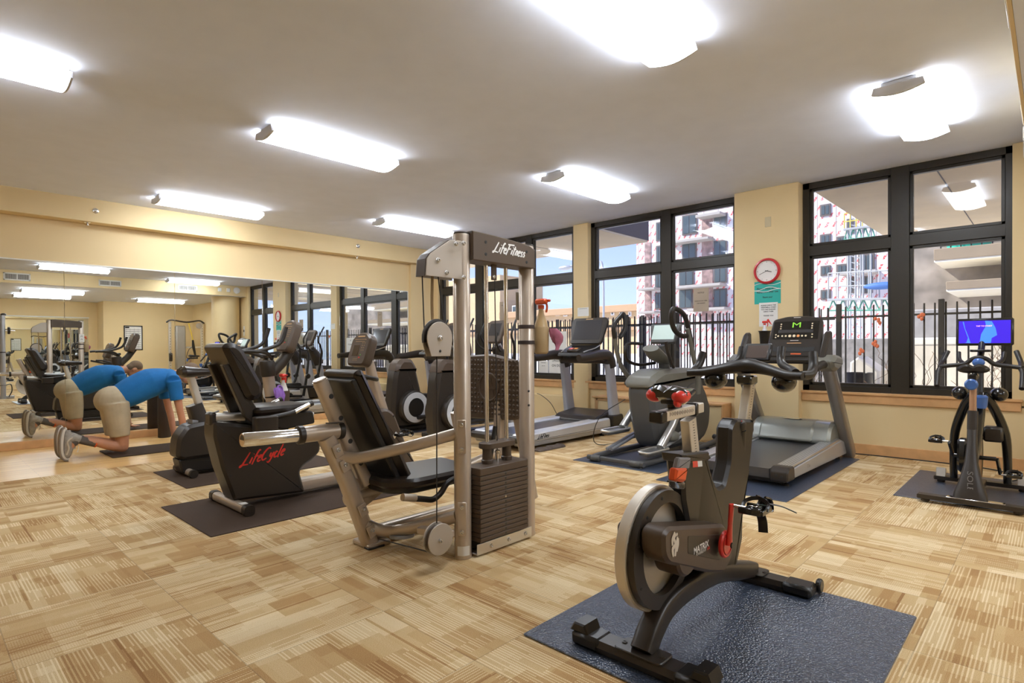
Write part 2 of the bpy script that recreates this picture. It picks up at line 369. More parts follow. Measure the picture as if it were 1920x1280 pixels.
# window wall: lower wall, end piers, pillars
gw = G().span((XW, -6.0, -0.1), (7.62, YM + 0.1, 0.62), 0.002)
struct('wall_window_side', gw, M_wall)
struct('wall_window_right_end', G().span((XW, -6.0, 0.6), (7.62, 0.30, ZC), 0.002), M_wall)
struct('wall_pillar', G().span((7.235, 2.19, 0), (7.60, 2.95, ZC), 0.004), M_wall)
struct('wall_narrow_pillar', G().span((7.30, 5.26, 0.0), (7.60, 5.54, ZC), 0.004), M_wall)
struct('wall_window_left_end', G().span((7.34, 8.93, 0.6), (7.62, YM + 0.02, ZC), 0.003), M_wall)
# baseboard
struct('baseboard_window_side', G().span((XW - 0.016, 0.0 - 4.5, 0), (XW, 2.19, 0.115), 0.004), M_wood)
struct('baseboard_mirror_side', G().span((-3.5, YM - 0.03, 0), (6.78, YM + 0.01, 0.098), 0.004), M_wood)
# window sills
def sill(n, y0, y1):
    struct('trim_%d' % n, G().span((XW - 0.035, y0, 0.655), (7.42, y1, 0.682), 0.004).span((XW - 0.022, y0 + 0.012, 0.565), (XW, y1 - 0.012, 0.656), 0.003), M_wood)
sill(1, 5.50, 8.93); sill(2, 2.955, 5.32); sill(3, 0.22, 2.19)
# ---------------------------------------------------------------- windows
def window(n, y0, y1, muls, trans=(2.265, 2.385), z0=0.68, z1=3.13, fw=0.075):
    x0, x1 = 7.385, 7.47
    fr = G().span((x0, y0, z0), (x1, y0 + fw, z1)).span((x0, y1 - fw, z0), (x1, y1, z1)).span((x0, y0, z0), (x1, y1, z0 + 0.07)).span((x0, y0, z1 - 0.075), (x1, y1, z1)).span((x0 + 0.003, y0, trans[0]), (x1 - 0.003, y1, trans[1]))
    for a, b in muls: fr.span((x0 - 0.006, a, z0), (x1 + 0.006, b, z1))
    w = struct('window_%d' % n, fr, M_frame)
    ys = [y0 + fw] + [q for m_ in muls for q in m_] + [y1 - fw]
    k = 0
    for i in range(0, len(ys), 2):
        for za, zb in ((z0 + 0.07, trans[0]), (trans[1], z1 - 0.075)):
            a, b = ys[i], ys[i + 1]
            sash = G(); t = 0.03
            for q in (((a, za), (b, za + t)), ((a, zb - t), (b, zb)), ((a, za), (a + t, zb)), ((b - t, za), (b, zb))):
                sash.span((x0 + 0.018, q[0][0], q[0][1]), (x1 - 0.01, q[1][0], q[1][1]), 0.003)
            ob('sash', sash, M_frame, w)
            ob('pane', G().span((7.425, a + t * 0.5, za + t * 0.5), (7.431, b - t * 0.5, zb - t * 0.5), 0.0005), M_glass, w)
    return w
window(1, 5.54, 8.93, [(6.48, 6.62), (7.70, 7.89)])
window(2, 2.93, 5.26, [(3.90, 4.05)])
window(3, 0.28, 2.19, [(1.13, 1.30)])
# ---------------------------------------------------------------- mirrors
seams = [0.17, 1.429, 2.689, 3.937, 5.294, 6.755]
mg = 'tall mirror panels along the wooden floor'
for i in range(len(seams) - 1):
    a, b = seams[i], seams[i + 1]
    tag(ob('wall_mirror', G().span((a + 0.0015, YM, 0.10), (b - 0.0015, YM + 0.006, 2.30), 0.001), M_mirror), 'wall mirror panel ' + ('at the window end of the mirror row' if i == 4 else 'in the mirror row, ' + ['at the left edge of the photo', 'behind the kneeling man', 'behind the upright bike seat', 'behind the upright bike console'][i]), 'mirror', mg)
struct('trim_4', G().span((-3.5, YM - 0.006, 2.30), (6.765, YM + 0.012, 2.315), 0.001).span((6.755, YM - 0.004, 0.1), (6.768, YM + 0.012, 2.31), 0.001), M_white)
tag(ob('wall_mirror', G().span((0.6, -5.449, 0.1), (4.35, -5.443, 2.27), 0.001), M_mirror), 'wide mirror on the rear wall seen inside the reflection', 'mirror')
struct('trim_5', G().span((0.58, -5.449, 2.27), (4.37, -5.43, 2.31), 0.002), M_white)
# column in the rear corner, seen in the mirror
struct('wall_round_column', G().lathe([(0.39, 0), (0.39, 2.82)], (6.93, -0.45, 0), n=40), M_wall)
# ---------------------------------------------------------------- ceiling lights
M_lens = mat('lit_lens', (0.9, 0.9, 0.9), 0.4, emit=(0.90, 0.95, 1.0), es=LAMP)
M_cap = mat('light_end_cap', (0.62, 0.62, 0.63), 0.5)
def light_fixture(x0, x1, y, z, label):
    w = 0.165; t = thing('ceiling_light', label, 'ceiling light', ((x0 + x1) / 2, y, z), 'fluorescent wraparound ceiling lights')
    ob('housing', G().span((x0 + 0.01, y - 0.11, z - 0.03), (x1 - 0.01, y + 0.11, z - 0.0005), 0.003), M_cap, t)
    prof = [(-w + 0.012, -0.03), (-w, -0.075)] + [(-w + 2 * w * k / 8, -0.08 - 0.03 * math.sin(math.pi * k / 8)) for k in range(0, 9)] + [(w, -0.075), (w - 0.012, -0.03)]
    pr = [(y + p[0], z + p[1]) for p in prof]
    ob('lens', G().prism(pr, x0 + 0.012, x1 - 0.012, 'x', 0.001), M_lens, t, ang=30)
    for xx in (x0, x1):
        s = 1 if xx == x1 else -1
        ob('end_cap', G().prism([(y + (p[0]) * 0.99, z + p[1]) for p in prof], xx - 0.012, xx + 0.004 if s > 0 else xx + 0.012, 'x', 0.002), M_cap, t)
    return t
for x0, x1, y, z, lab in [(-0.45, 0.82, 5.03, ZC, 'long ceiling light cut off by the left edge of the photo'),
        (2.18, 3.47, 4.985, ZC, 'long ceiling light left of centre, between the room and the mirror row'),
        (2.20, 3.48, 8.15, ZC, 'ceiling light nearest the soffit above the mirrors on the left'),
        (4.92, 6.25, 4.01, ZC, 'ceiling light in front of the middle windows'),
        (4.87, 6.20, 7.28, ZC, 'far ceiling light beside the top of the weight tower'),
        (2.12, 3.43, 1.79, ZC, 'large near ceiling light cut off by the top edge'),
        (4.96, 6.25, 0.83, ZC, 'ceiling light at the right with its grey end cap showing'),
        (2.15, 3.47, -1.2, 2.82, 'rear ceiling light, front one of the pair seen in the left mirror'),
        (2.18, 3.47, -3.0, 2.82, 'rear ceiling light, hindmost of the pair seen in the left mirror'),
        (5.10, 6.42, -2.7, 2.82, 'rear ceiling light seen in the mirror above the framed chart')]:
    light_fixture(x0, x1, y, z, lab)
# ---------------------------------------------------------------- vents, sprinklers, small fittings
def vent(x0, x1, z0, z1, label):
    y = 0.17; t = thing('air_vent', label, 'air vent', ((x0 + x1) / 2, y, z0), 'supply vents on the rear soffit')
    fr = G(); b = 0.03
    for q in (((x0, z0), (x1, z0 + b)), ((x0, z1 - b), (x1, z1)), ((x0, z0), (x0 + b, z1)), ((x1 - b, z0), (x1, z1)), (((x0 + x1) / 2 - 0.008, z0), ((x0 + x1) / 2 + 0.008, z1))):
        fr.span((q[0][0], y, q[0][1]), (q[1][0], y + 0.012, q[1][1]), 0.002)
    ob('frame', fr, M_white, t)
    ob('backing', G().span((x0 + 0.01, y + 0.0005, z0 + 0.01), (x1 - 0.01, y + 0.002, z1 - 0.01), 0.0005), mat('vent_dark', (0.08, 0.07, 0.06), 0.8), t)
    sl = G(); n = 22
    for k in range(n):
        xx = x0 + b + (x1 - x0 - 2 * b) * (k + 0.5) / n; sl.span((xx - 0.003, y + 0.002, z0 + 0.02), (xx + 0.003, y + 0.009, z1 - 0.02), 0.0005)
    ob('louvre', sl, M_white, t)
vent(1.68, 2.18, 2.88, 3.06, 'white supply vent reflected at the far left of the mirrors')
vent(3.55, 4.05, 2.88, 3.04, 'white supply vent reflected in the second mirror panel')
vent(5.42, 5.92, 2.89, 3.05, 'white supply vent reflected in the third mirror panel')
for x, lab in ((6.53, 'small white box left of the pair on the rear soffit'), (6.78, 'small white box next to the round fitting')):
    tag(ob('wall_box', G().span((x - 0.05, 0.17, 2.93), (x + 0.05, 0.20, 3.04), 0.006), M_white), lab, 'wall box', 'white boxes on the rear soffit')
tag(ob('round_speaker', G().disc((7.02, 0.19, 2.99), (0, 1, 0), 0.095, 0.04, 0.01), M_white), 'round white fitting on the rear soffit by the column', 'speaker')
def sprinkler(p, d, lab):
    t = thing('fire_sprinkler', lab, 'sprinkler', p, 'fire sprinklers on the mirror side soffit'); p = v3(p); d = v3(d)
    ob('escutcheon', G().lathe([(0.036, 0), (0.034, 0.006), (0.02, 0.012), (0.012, 0.012)], p, d, 20), M_chrome, t)
    ob('head', G().lathe([(0.008, 0.008), (0.008, 0.03), (0.018, 0.032), (0.018, 0.036), (0.004, 0.042)], p, d, 14), M_bolt, t)
sprinkler((1.729, 8.950, 2.986), (0, -1, 0), 'chrome sprinkler on the soffit face at the left')
sprinkler((5.548, 8.950, 3.012), (0, -1, 0), 'chrome sprinkler on the soffit face near the corner')
sprinkler((1.66, 9.04, ZS), (0, 0, -1), 'sprinkler hanging from the soffit underside at the left')
sprinkler((5.58, 9.04, ZS), (0, 0, -1), 'sprinkler hanging from the soffit underside near the corner')

# ---------------------------------------------------------------- things on the pillar
XP = 7.235
t = thing('wall_clock', 'round red rimmed wall clock on the yellow pillar', 'clock', (XP, 2.56, 2.03))
cc = (7.225, 2.547, 2.117)
ck = v3((XP, cc[1], cc[2]))
ob('rim', G().lathe([(0.150, 0), (0.158, 0.012), (0.150, 0.036), (0.134, 0.040), (0.128, 0.030), (0.128, 0.008), (0.10, 0.0)], ck, (-1, 0, 0), 40), mat('clock_red', (0.55, 0.02, 0.03), 0.3), t)
ob('dial', G().disc(ck + V((-0.014, 0, 0)), (1, 0, 0), 0.129, 0.008, 0.001, 40), M_paper, t)
h = G()
for k in range(12):
    a = math.pi / 6 * k; p = ck + V((-0.0195, -math.sin(a) * 0.108, math.cos(a) * 0.108)); h.box(p, (0.001, 0.006 if k % 3 else 0.010, 0.006 if k % 3 else 0.010), 0.0002)
ob('dial_print', h, mat('dial_grey', (0.3, 0.3, 0.3), 0.6), t)
def hand(ang, ln, w):
    a = math.radians(ang); d = V((0, -math.sin(a), math.cos(a))); return G().bar(ck + V((-0.021, 0, 0)) - d * 0.02, ck + V((-0.021, 0, 0)) + d * ln, w, 0.0015, up=(1, 0, 0))
ob('hour_hand', hand(105, 0.06, 0.008), M_ink, t); ob('minute_hand', hand(246, 0.095, 0.005), M_ink, t)
def sheet(name, label, cat, y0, y1, z0, z1, m, lines, x=XP, fr=None, group=None):
    t = thing(name, label, cat, (x, (y0 + y1) / 2, z0), group)
    ob('sheet', G().span((x - 0.003, y0, z0), (x - 0.0005, y1, z1), 0.0003), m, t)
    for nm, s, yc, zc, sz, mt in lines:
        ob(nm, G().text(s, (x - 0.0035, yc, zc), sz, (0, -1, 0), (0, 0, 1), 0.0004, bold=0.0006), mt, t)
    return t
M_teal = mat('teal_card', (0.02, 0.42, 0.36), 0.45)
cy = (7.235, 2.545, 1.858)[1]
t = sheet('equipment_sign', 'teal laminated sign below the wall clock', 'sign', cy - 0.155, cy + 0.155, 1.72, 1.995, M_teal,
    [('lettering', 'Please wipe down', cy, 1.905, 0.035, M_ink), ('lettering', 'Equipment after use', cy, 1.865, 0.031, M_ink), ('lettering', 'Thank you!', cy, 1.80, 0.026, M_ink)])
sw = G()
for k, (z, a) in enumerate(((1.955, 0.014), (1.90, -0.016), (1.875, 0.012))):
    sw.tube([(XP - 0.004, cy + 0.155 - 0.31 * i / 6, z + a * math.sin(i * 1.1 + k) + 0.01 * (i / 6)) for i in range(7)], 0.0035, n=6, flat=0.3, up=(1, 0, 0))
ob('swoosh', sw, M_paper, t)
cy2 = (7.235, 2.533, 1.521)[1]
t = sheet('paper_notice', 'white paper notice taped under the teal sign', 'notice', cy2 - 0.11, cy2 + 0.11, 1.445, 1.735, M_paper,
    [('lettering', 'PLEASE CHECK THE', cy2, 1.70, 0.02, M_ink), ('lettering', 'TREADMILLS WHEN', cy2, 1.675, 0.02, M_ink), ('lettering', 'YOU ARE FINISHED', cy2, 1.65, 0.02, M_ink), ('lettering', 'USING THEM', cy2, 1.625, 0.02, M_ink), ('lettering', 'THANK YOU', cy2, 1.575, 0.02, M_ink)], x=XP - 0.003)
ob('red_arrow', G().tube([(XP - 0.0075, cy2 + 0.01, 1.53), (XP - 0.0075, cy2 - 0.012, 1.50), (XP - 0.0075, cy2 - 0.04, 1.463)], [0.014, 0.010, 0.002], n=8, flat=0.1, up=(1, 0, 0)), M_red, t)
sp = (7.235, 2.537, 2.712)
tag(ob('blank_plate', G().span((XP - 0.006, sp[1] - 0.036, sp[2] - 0.06), (XP, sp[1] + 0.036, sp[2] + 0.06), 0.003), mat('almond_plate', (0.62, 0.52, 0.33), 0.4)), 'almond blank switch plate high on the pillar', 'wall plate')
# convector cover below the middle windows
t = thing('radiator_cover', 'cream and maple radiator cover under the middle window', 'radiator cover', (7.2, 4.0, 0))
ob('cabinet', G().span((7.07, 3.05, 0), (7.329, 5.0, 0.455), 0.004), M_wall, t)
ob('top_board', G().span((7.05, 3.03, 0.455), (7.329, 5.02, 0.48), 0.004), M_wood, t)
ob('end_panel', G().span((7.055, 3.03, 0), (7.329, 3.05, 0.455), 0.003), M_wood, t)
ob('front_rail', G().span((7.062, 3.2, 0.42), (7.07, 4.95, 0.45), 0.002).span((7.062, 4.92, 0.0), (7.07, 4.97, 0.45), 0.002), M_wood, t)
# notices taped on the glass
def glass_note(n, pa, pb, lab, m, lines):
    y1, z1 = pa; y0, z0 = pb; x = 7.4235; t = thing('window_notice', lab, 'notice', (x, (y0 + y1) / 2, z0), 'notices taped to the window glass')
    ob('sheet', G().span((x - 0.0015, y0, z0), (x, y1, z1), 0.0003), m, t)
    k = 0; h = z1 - z0
    for s, f, sz, mt in lines:
        ob('lettering', G().text(s, (x - 0.0018, (y0 + y1) / 2, z0 + h * f), sz, (0, -1, 0), (0, 0, 1), 0.0005, bold=0.0005), mt, t)
M_kraft = mat('tan_paper', (0.42, 0.34, 0.26), 0.8)
a = [(3.591, 1.995), (3.373, 1.679)]
glass_note(1, a[0], a[1], 'tan paper notice on the middle window above the elliptical', M_kraft, [('NOTICE', 0.8, 0.025, M_ink), ('PLEASE DO NOT OPEN', 0.45, 0.017, M_ink), ('THIS WINDOW', 0.35, 0.017, M_ink)])
a = [(7.294, 2.030), (7.110, 1.696)]
glass_note(2, a[0], a[1], 'tan paper notice on the far left window behind the tower rods', M_kraft, [('NOTICE', 0.8, 0.025, M_ink)])
a = [(6.150, 1.465), (5.772, 0.780)]
glass_note(3, a[0], a[1], 'white and red sign LIFEGUARD ON DUTY warning behind the large treadmill', M_paper, [('IN', 0.9, 0.05, M_ink), ('CAPACITY', 0.76, 0.05, M_ink), ('LIFEGUARD', 0.30, 0.045, M_ink), ('ON DUTY', 0.18, 0.055, M_ink)])
a = [(6.376, 0.981), (6.166, 0.770)]
glass_note(4, a[0], a[1], 'plain white printed page on the glass beside the tower post', M_paper, [('GYM RULES', 0.85, 0.02, M_ink), ('please read', 0.6, 0.015, M_ink)])
a = [(5.459, 1.824), (5.245, 1.689)]
t = thing('pillar_note', 'small white note on the narrow pillar between windows', 'notice', (7.30, a[0][0], a[1][1]))
ob('sheet', G().span((7.298, a[1][0], a[1][1]), (7.2995, a[0][0], a[0][1]), 0.0002), M_paper, t)
ob('print_line', G().span((7.2972, a[1][0] + 0.03, a[0][1] - 0.02), (7.298, a[0][0] - 0.03, a[0][1] - 0.016), 0.0001), M_ink, t)
# framed chart on the rear wall (mirror only)
t = thing('framed_chart', 'black framed exercise chart on the rear wall, seen in the mirror', 'wall chart', (5.44, -4.6, 1.2))
g = G(); x0, x1, z0, z1 = 5.17, 5.72, 1.20, 2.03
for q in (((x0, z0), (x1, z0 + 0.03)), ((x0, z1 - 0.03), (x1, z1)), ((x0, z0), (x0 + 0.03, z1)), ((x1 - 0.03, z0), (x1, z1))): g.span((q[0][0], -4.6, q[0][1]), (q[1][0], -4.575, q[1][1]), 0.002)
ob('frame', g, M_blk, t)
ob('page', G().span((x0 + 0.02, -4.599, z0 + 0.02), (x1 - 0.02, -4.59, z1 - 0.02), 0.0005), M_paper, t)
g = G()
for k in range(11): g.span((x0 + 0.05, -4.589, z0 + 0.06 + k * 0.062), (x1 - 0.05, -4.588, z0 + 0.072 + k * 0.062), 0.0002)
for k in range(4): g.span((x0 + 0.06 + k * 0.12, -4.589, z0 + 0.05), (x0 + 0.064 + k * 0.12, -4.588, z1 - 0.1), 0.0002)
g.span((x0 + 0.04, -4.589, z1 - 0.09), (x0 + 0.16, -4.588, z1 - 0.04), 0.0002)
ob('chart_grid', g, M_ink, t)
t = thing('wall_switch', 'thermostat with white plates on the wall by the column, mirror only', 'switch', (7.2, 0.17, 1.3))
g = G()
# wall phone / thermostat on the window-side end wall
ob('plate', G().span((7.322, -0.10, 1.62), (7.3299, -0.01, 1.92), 0.003), M_white, t)
ob('display', G().span((7.316, -0.085, 1.74), (7.322, -0.025, 1.81), 0.002), M_blk, t)

# ---------------------------------------------------------------- outside
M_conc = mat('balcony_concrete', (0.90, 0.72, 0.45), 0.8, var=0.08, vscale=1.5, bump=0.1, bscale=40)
M_fascia = mat('dark_fascia', (0.12, 0.10, 0.09), 0.6)
M_steel = mat('black_fence_steel', (0.018, 0.016, 0.015), 0.5)
M_tan = mat('tan_stucco', (0.62, 0.45, 0.25), 0.85, var=0.04, vscale=0.5)
M_tanb = mat('brown_stucco_band', (0.46, 0.30, 0.17), 0.85)
M_dglass = mat('far_window_glass', (0.07, 0.09, 0.09), 0.15, spec=0.8)
M_snow = mat('pale_gravel_and_snow', (0.80, 0.78, 0.74), 0.9, var=0.12, vscale=3)
def wrap_mat():
    m = mat('printed_house_wrap', (0.8, 0.8, 0.8), 0.6); N, L, b = nodes(m); mm = lambda *a: math_node(N, L, *a)
    tc = N.new('ShaderNodeTexCoord'); sp = N.new('ShaderNodeSeparateXYZ'); L.new(tc.outputs['Object'], sp.inputs[0])
    y = mm('MULTIPLY', sp.outputs[1], 1.5); z = mm('MULTIPLY', sp.outputs[2], 1.15)
    y = mm('ADD', y, mm('MULTIPLY', mm('MODULO', mm('FLOOR', mm('ADD', z, 40)), 2), 0.5))
    fy = mm('FRACT', mm('ADD', y, 100)); fz = mm('FRACT', mm('ADD', z, 40))
    u = mm('ADD', fy, mm('MULTIPLY', fz, 0.7)); d = mm('ABSOLUTE', mm('SUBTRACT', u, 0.85)); a = mm('LESS_THAN', d, 0.16)
    c = mm('LESS_THAN', mm('ABSOLUTE', mm('SUBTRACT', fz, 0.5)), 0.26); mk = mm('MULTIPLY', a, c)
    nz = N.new('ShaderNodeTexNoise'); nz.inputs['Scale'].default_value = 9; L.new(tc.outputs['Object'], nz.inputs['Vector']); mk = mm('MULTIPLY', mk, mm('GREATER_THAN', nz.outputs[0], 0.46))
    seam = mm('LESS_THAN', mm('FRACT', mm('MULTIPLY', sp.outputs[1], 0.62)), 0.05)
    mx = N.new('ShaderNodeMix'); mx.data_type = 'RGBA'; L.new(mk, mx.inputs[0]); mx.inputs[6].default_value = (0.62, 0.56, 0.53, 1); mx.inputs[7].default_value = (0.62, 0.07, 0.07, 1)
    m2 = N.new('ShaderNodeMix'); m2.data_type = 'RGBA'; L.new(mm('MULTIPLY', seam, 0.7), m2.inputs[0]); L.new(mx.outputs[2], m2.inputs[6]); m2.inputs[7].default_value = (0.2, 0.17, 0.16, 1)
    for l in list(b.inputs['Base Color'].links): L.remove(l)
    L.new(m2.outputs[2], b.inputs['Base Color']); return m
M_wrap = wrap_mat()
struct('ground_outside', G().span((7.62, -40, -0.6), (130, 130, 0.05), 0.01), M_snow)
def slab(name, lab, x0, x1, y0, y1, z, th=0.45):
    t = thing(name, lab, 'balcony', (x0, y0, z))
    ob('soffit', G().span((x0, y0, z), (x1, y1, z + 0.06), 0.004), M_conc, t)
    ob('fascia', G().span((x0, y0 - 0.01, z + 0.03), (x1 + 0.02, y1 + 0.01, z + th), 0.004), M_fascia, t)
    g = G()
    for k in range(1, 5): yy = y0 + (y1 - y0) * k / 5; g.span((x0, yy, z - 0.004), (x1, yy + 0.012, z + 0.001), 0.0005)
    ob('board_joint', g, M_fascia, t); return t
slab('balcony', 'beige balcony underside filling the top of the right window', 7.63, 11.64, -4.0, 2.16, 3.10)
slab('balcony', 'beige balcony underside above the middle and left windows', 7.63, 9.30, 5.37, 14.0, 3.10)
# iron fences
def fence(label, x, y0, y1, z0, ztop, zr, posts, step=0.118, group=None):
    t = thing('iron_fence', label, 'fence', (x, y0, z0), group)
    pk = None; n = int((y1 - y0) / step)
    for k in range(min(n, 98)):
        y = y0 + k * step
        if pk is None: pk = ob('picket', G().box((x, y, (z0 + ztop) / 2), (0.02, 0.020, ztop - z0), 0.003), M_steel, t); O0 = y
        else: c = pk.copy(); COL.objects.link(c); c.parent = t; c.location = (0, y - O0, random.uniform(-0.006, 0.006))
    ob('rail', G().span((x - 0.016, y0 - 0.1, zr), (x + 0.016, y1, zr + 0.028), 0.002), M_steel, t)
    ob('rail', G().span((x - 0.016, y0 - 0.1, z0 + 0.12), (x + 0.016, y1, z0 + 0.15), 0.002), M_steel, t)
    for y in posts: ob('post', G().box((x, y, (z0 + ztop) / 2 + 0.02), (0.065, 0.065, ztop - z0 + 0.04), 0.004), M_steel, t)
fence('black iron picket fence close behind the windows', 9.5, -0.6, 10.9, 0.05, 1.78, 1.61, [1.1, 2.32, 3.6, 4.9, 5.95, 7.2, 8.4, 9.3])
fence('second iron picket fence standing behind the first one', 11.2, 2.9, 14.5, 0.05, 1.86, 1.66, [4.2, 6.6, 9.0, 11.4])
# tall grasses and the vine
M_dry = mat('dry_grass', (0.60, 0.49, 0.33), 0.9)
g = G(); rnd = random.Random(3)
for k in range(420):
    y = rnd.uniform(-0.5, 4.6); x = rnd.uniform(10.75, 11.1); h = rnd.uniform(0.2, 0.75); dx, dy = rnd.uniform(-.15, .15), rnd.uniform(-.2, .2)
    g.tube([(x, y, 0.04), (x + dx * .3, y + dy * .3, h * .6), (x + dx, y + dy, h)], [0.005, 0.004, 0.001], n=3, sub=2, cap=False)
tag(ob('dry_grass', g, M_dry), 'dry winter grass behind the fence', 'grass', kind='stuff')
g = G()
for k in range(60):
    y0 = rnd.choice([1.75, 1.2, 0.5, 2.6, 2.9]) + rnd.uniform(-.1, .1); z = rnd.uniform(0.1, 0.7); p = [(9.52, y0, z)]
    for j in range(5): p.append((9.52 + rnd.uniform(-.04, .08), p[-1][1] + rnd.uniform(-.12, .12), p[-1][2] + rnd.uniform(0.05, 0.22)))
    g.tube(p, 0.0035, n=3, sub=2, cap=False)
v = tag(ob('climbing_vine', g, mat('vine_brown', (0.22, 0.13, 0.08), 0.8)), 'bare brown vine climbing the fence outside the right window', 'vine', kind='stuff')
for p, lab in (((9.450, 2.014, 1.113), 'lowest of the four'), ((9.450, 1.849, 1.226), 'right one of the two low clumps'), ((9.450, 1.316, 1.589), 'alone in the right hand pane'), ((9.450, 1.823, 1.564), 'highest in the left hand pane')):
    g = G()
    for j in range(5): g.ell(v3(p) + V((0, rnd.uniform(-.03, .03), rnd.uniform(-.04, .04))), (0.004, 0.022, 0.028), 8, 5)
    tag(ob('red_leaf_cluster', g, mat('red_leaf', (0.42, 0.09, 0.03), 0.7)), 'small clump of dead red leaves on the fence, ' + lab, 'leaves', 'red leaf clumps on the fence')
# tarp covered unit, concrete block, pot, snow bank
M_tarp = mat('grey_tarp', (0.62, 0.57, 0.49), 0.6, var=0.15, vscale=3)
t = thing('covered_grill', 'grey tarp covered box behind the fence in the right window', 'covered unit', (12.6, 1.3, 0.05))
ob('cover', G().prism(rc2([(0.15, 0.05), (0.10, 1.25), (1.98, 1.30), (2.02, 0.05)], 0.08), 12.3, 13.2, 'x', 0.04), M_tarp, t)
ob('lid_band', G().span((12.28, 0.09, 1.20), (13.22, 2.0, 1.34), 0.03), mat('tarp_band', (0.75, 0.71, 0.63), 0.6), t)
tag(ob('concrete_planter', G().prism([(2.25, 0.05), (2.3, 0.75), (2.62, 1.0), (2.75, 0.9), (2.78, 0.05)], 12.0, 12.8, 'x', 0.03), M_tarp), 'slanted pale block beside the covered box', 'planter')
tag(ob('snow_bank', G().ell((12.6, 3.75, 0.05), (0.6, 0.9, 0.42), 20, 10), mat('snow', (0.8, 0.8, 0.82), 0.8)), 'low white snow bank behind the fence', 'snow')
pc = (10.400, 2.254, 0.631)
t = thing('flower_pot', 'round black empty pot outside the right window', 'flower pot', (10.4, pc[1], 0.05))
ob('pot', G().lathe([(0.14, 0.0), (0.19, pc[2] + 0.06), (0.205, pc[2] + 0.10), (0.19, pc[2] + 0.10), (0.17, pc[2] + 0.04), (0.01, pc[2] + 0.03)], (10.4, pc[1], 0.05), n=24), M_blk, t)
tag(ob('wooden_screen', G().span((14.2, 1.2, 0.05), (14.26, 5.4, 1.36), 0.01), mat('dark_boards', (0.26, 0.24, 0.22), 0.8, var=0.3, vscale=6)), 'dark board screen behind the dry grass', 'screen')
tag(ob('grey_shed', G().span((14.5, -1.0, 0.05), (17, 2.6, 1.95), 0.02), mat('shed_grey', (0.36, 0.34, 0.32), 0.7, var=0.2, vscale=4)), 'grey corrugated shed wall behind the covered box', 'shed')
# construction building
XB = 60.0
B = thing('unfinished_building', 'mid-rise building wrapped in white sheeting with red print', 'building', (XB, 10, 0))
ob('wrapped_wall', G().span((XB, -25, 0), (XB + 12, 36.2, 42), 0.05), M_wrap, B)
win = [
 # y0,y1,z0,z1 from the photograph's windows
]
for uvs in ((1281,404,1306,438), (1281,456,1305,484), (1275,503,1300,535), (1275,543,1298,577), (1340,402,1362,433), (1340,452,1362,481), (1340,500,1362,529), (1340,543,1362,575), (1232,418,1241,450), (1232,462,1241,492), (1230,512,1241,539), (1230,550,1241,578)): win.append(uvs)
WL = [(28.63, 30.2, 13.73, 15.73), (28.7, 30.21, 11.02, 12.67), (29.02, 30.6, 8.04, 9.93), (29.16, 30.61, 5.55, 7.57), (25.3, 26.58, 13.52, 15.28), (25.31, 26.58, 10.8, 12.45), (25.32, 26.59, 8.08, 9.72), (25.32, 26.6, 5.47, 7.28), (32.83, 33.44, 13.51, 15.47), (32.84, 33.45, 10.94, 12.78), (32.85, 33.59, 8.06, 9.72), (32.86, 33.6, 5.67, 7.39)]
WR = [(15.41, 16.14, 13.58, 14.49), (15.41, 16.15, 10.87, 11.67), (15.42, 16.1, 7.95, 8.7), (15.42, 16.1, 5.68, 6.44), (13.51, 13.9, 11.63, 12.81), (13.47, 13.9, 8.1, 9.57), (13.47, 13.9, 6.14, 7.42), (11.87, 12.96, 7.88, 9.43), (12.03, 12.87, 6.05, 7.4), (14.17, 14.74, 10.65, 11.29), (13.99, 14.74, 7.97, 8.71), (7.68, 8.54, 8.02, 8.84), (7.68, 8.54, 7.3, 7.71), (8.7, 9.19, 7.37, 7.74), (6.06, 7.43, 5.65, 7.35), (3.35, 4.34, 8.36, 9.22)]
BAL = [(25.3, 28.02, 15.0, 15.28), (26.59, 31.44, 12.61, 12.85), (32.92, 35.06, 7.75, 7.99), (25.32, 30.61, 7.6, 7.89), (32.93, 35.07, 5.09, 5.33), (24.87, 29.03, 5.06, 5.35), (11.37, 14.21, 7.63, 7.92)]
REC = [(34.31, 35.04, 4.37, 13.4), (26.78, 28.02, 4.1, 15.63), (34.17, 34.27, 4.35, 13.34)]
def far_window(q):
    y0, y1, z0, z1 = q; w = ob('window', G().span((XB - 0.12, y0 - 0.1, z0 - 0.1), (XB + 0.05, y1 + 0.1, z1 + 0.1), 0.03), M_fascia, B)
    ob('pane', G().span((XB - 0.16, y0 + 0.05, z0 + 0.05), (XB - 0.115, (y0 + y1) / 2 - 0.04, z1 - 0.05), 0.01).span((XB - 0.16, (y0 + y1) / 2 + 0.04, z0 + 0.05), (XB - 0.115, y1 - 0.05, z1 - 0.05), 0.01), M_dglass, w)
for q in WL + WR: far_window(q)
for q in BAL: ob('balcony_slab', G().span((XB - 1.6, q[0], q[2]), (XB, q[1], q[3]), 0.03), mat('slab_grey', (0.38, 0.35, 0.31), 0.8), B)
for q in REC: ob('recessed_strip', G().span((XB - 0.06, q[0], q[2]), (XB + 0.02, q[1], q[3]), 0.01), mat('shaded_wrap_strip', (0.30, 0.20, 0.18), 0.8, var=0.4, vscale=2), B)
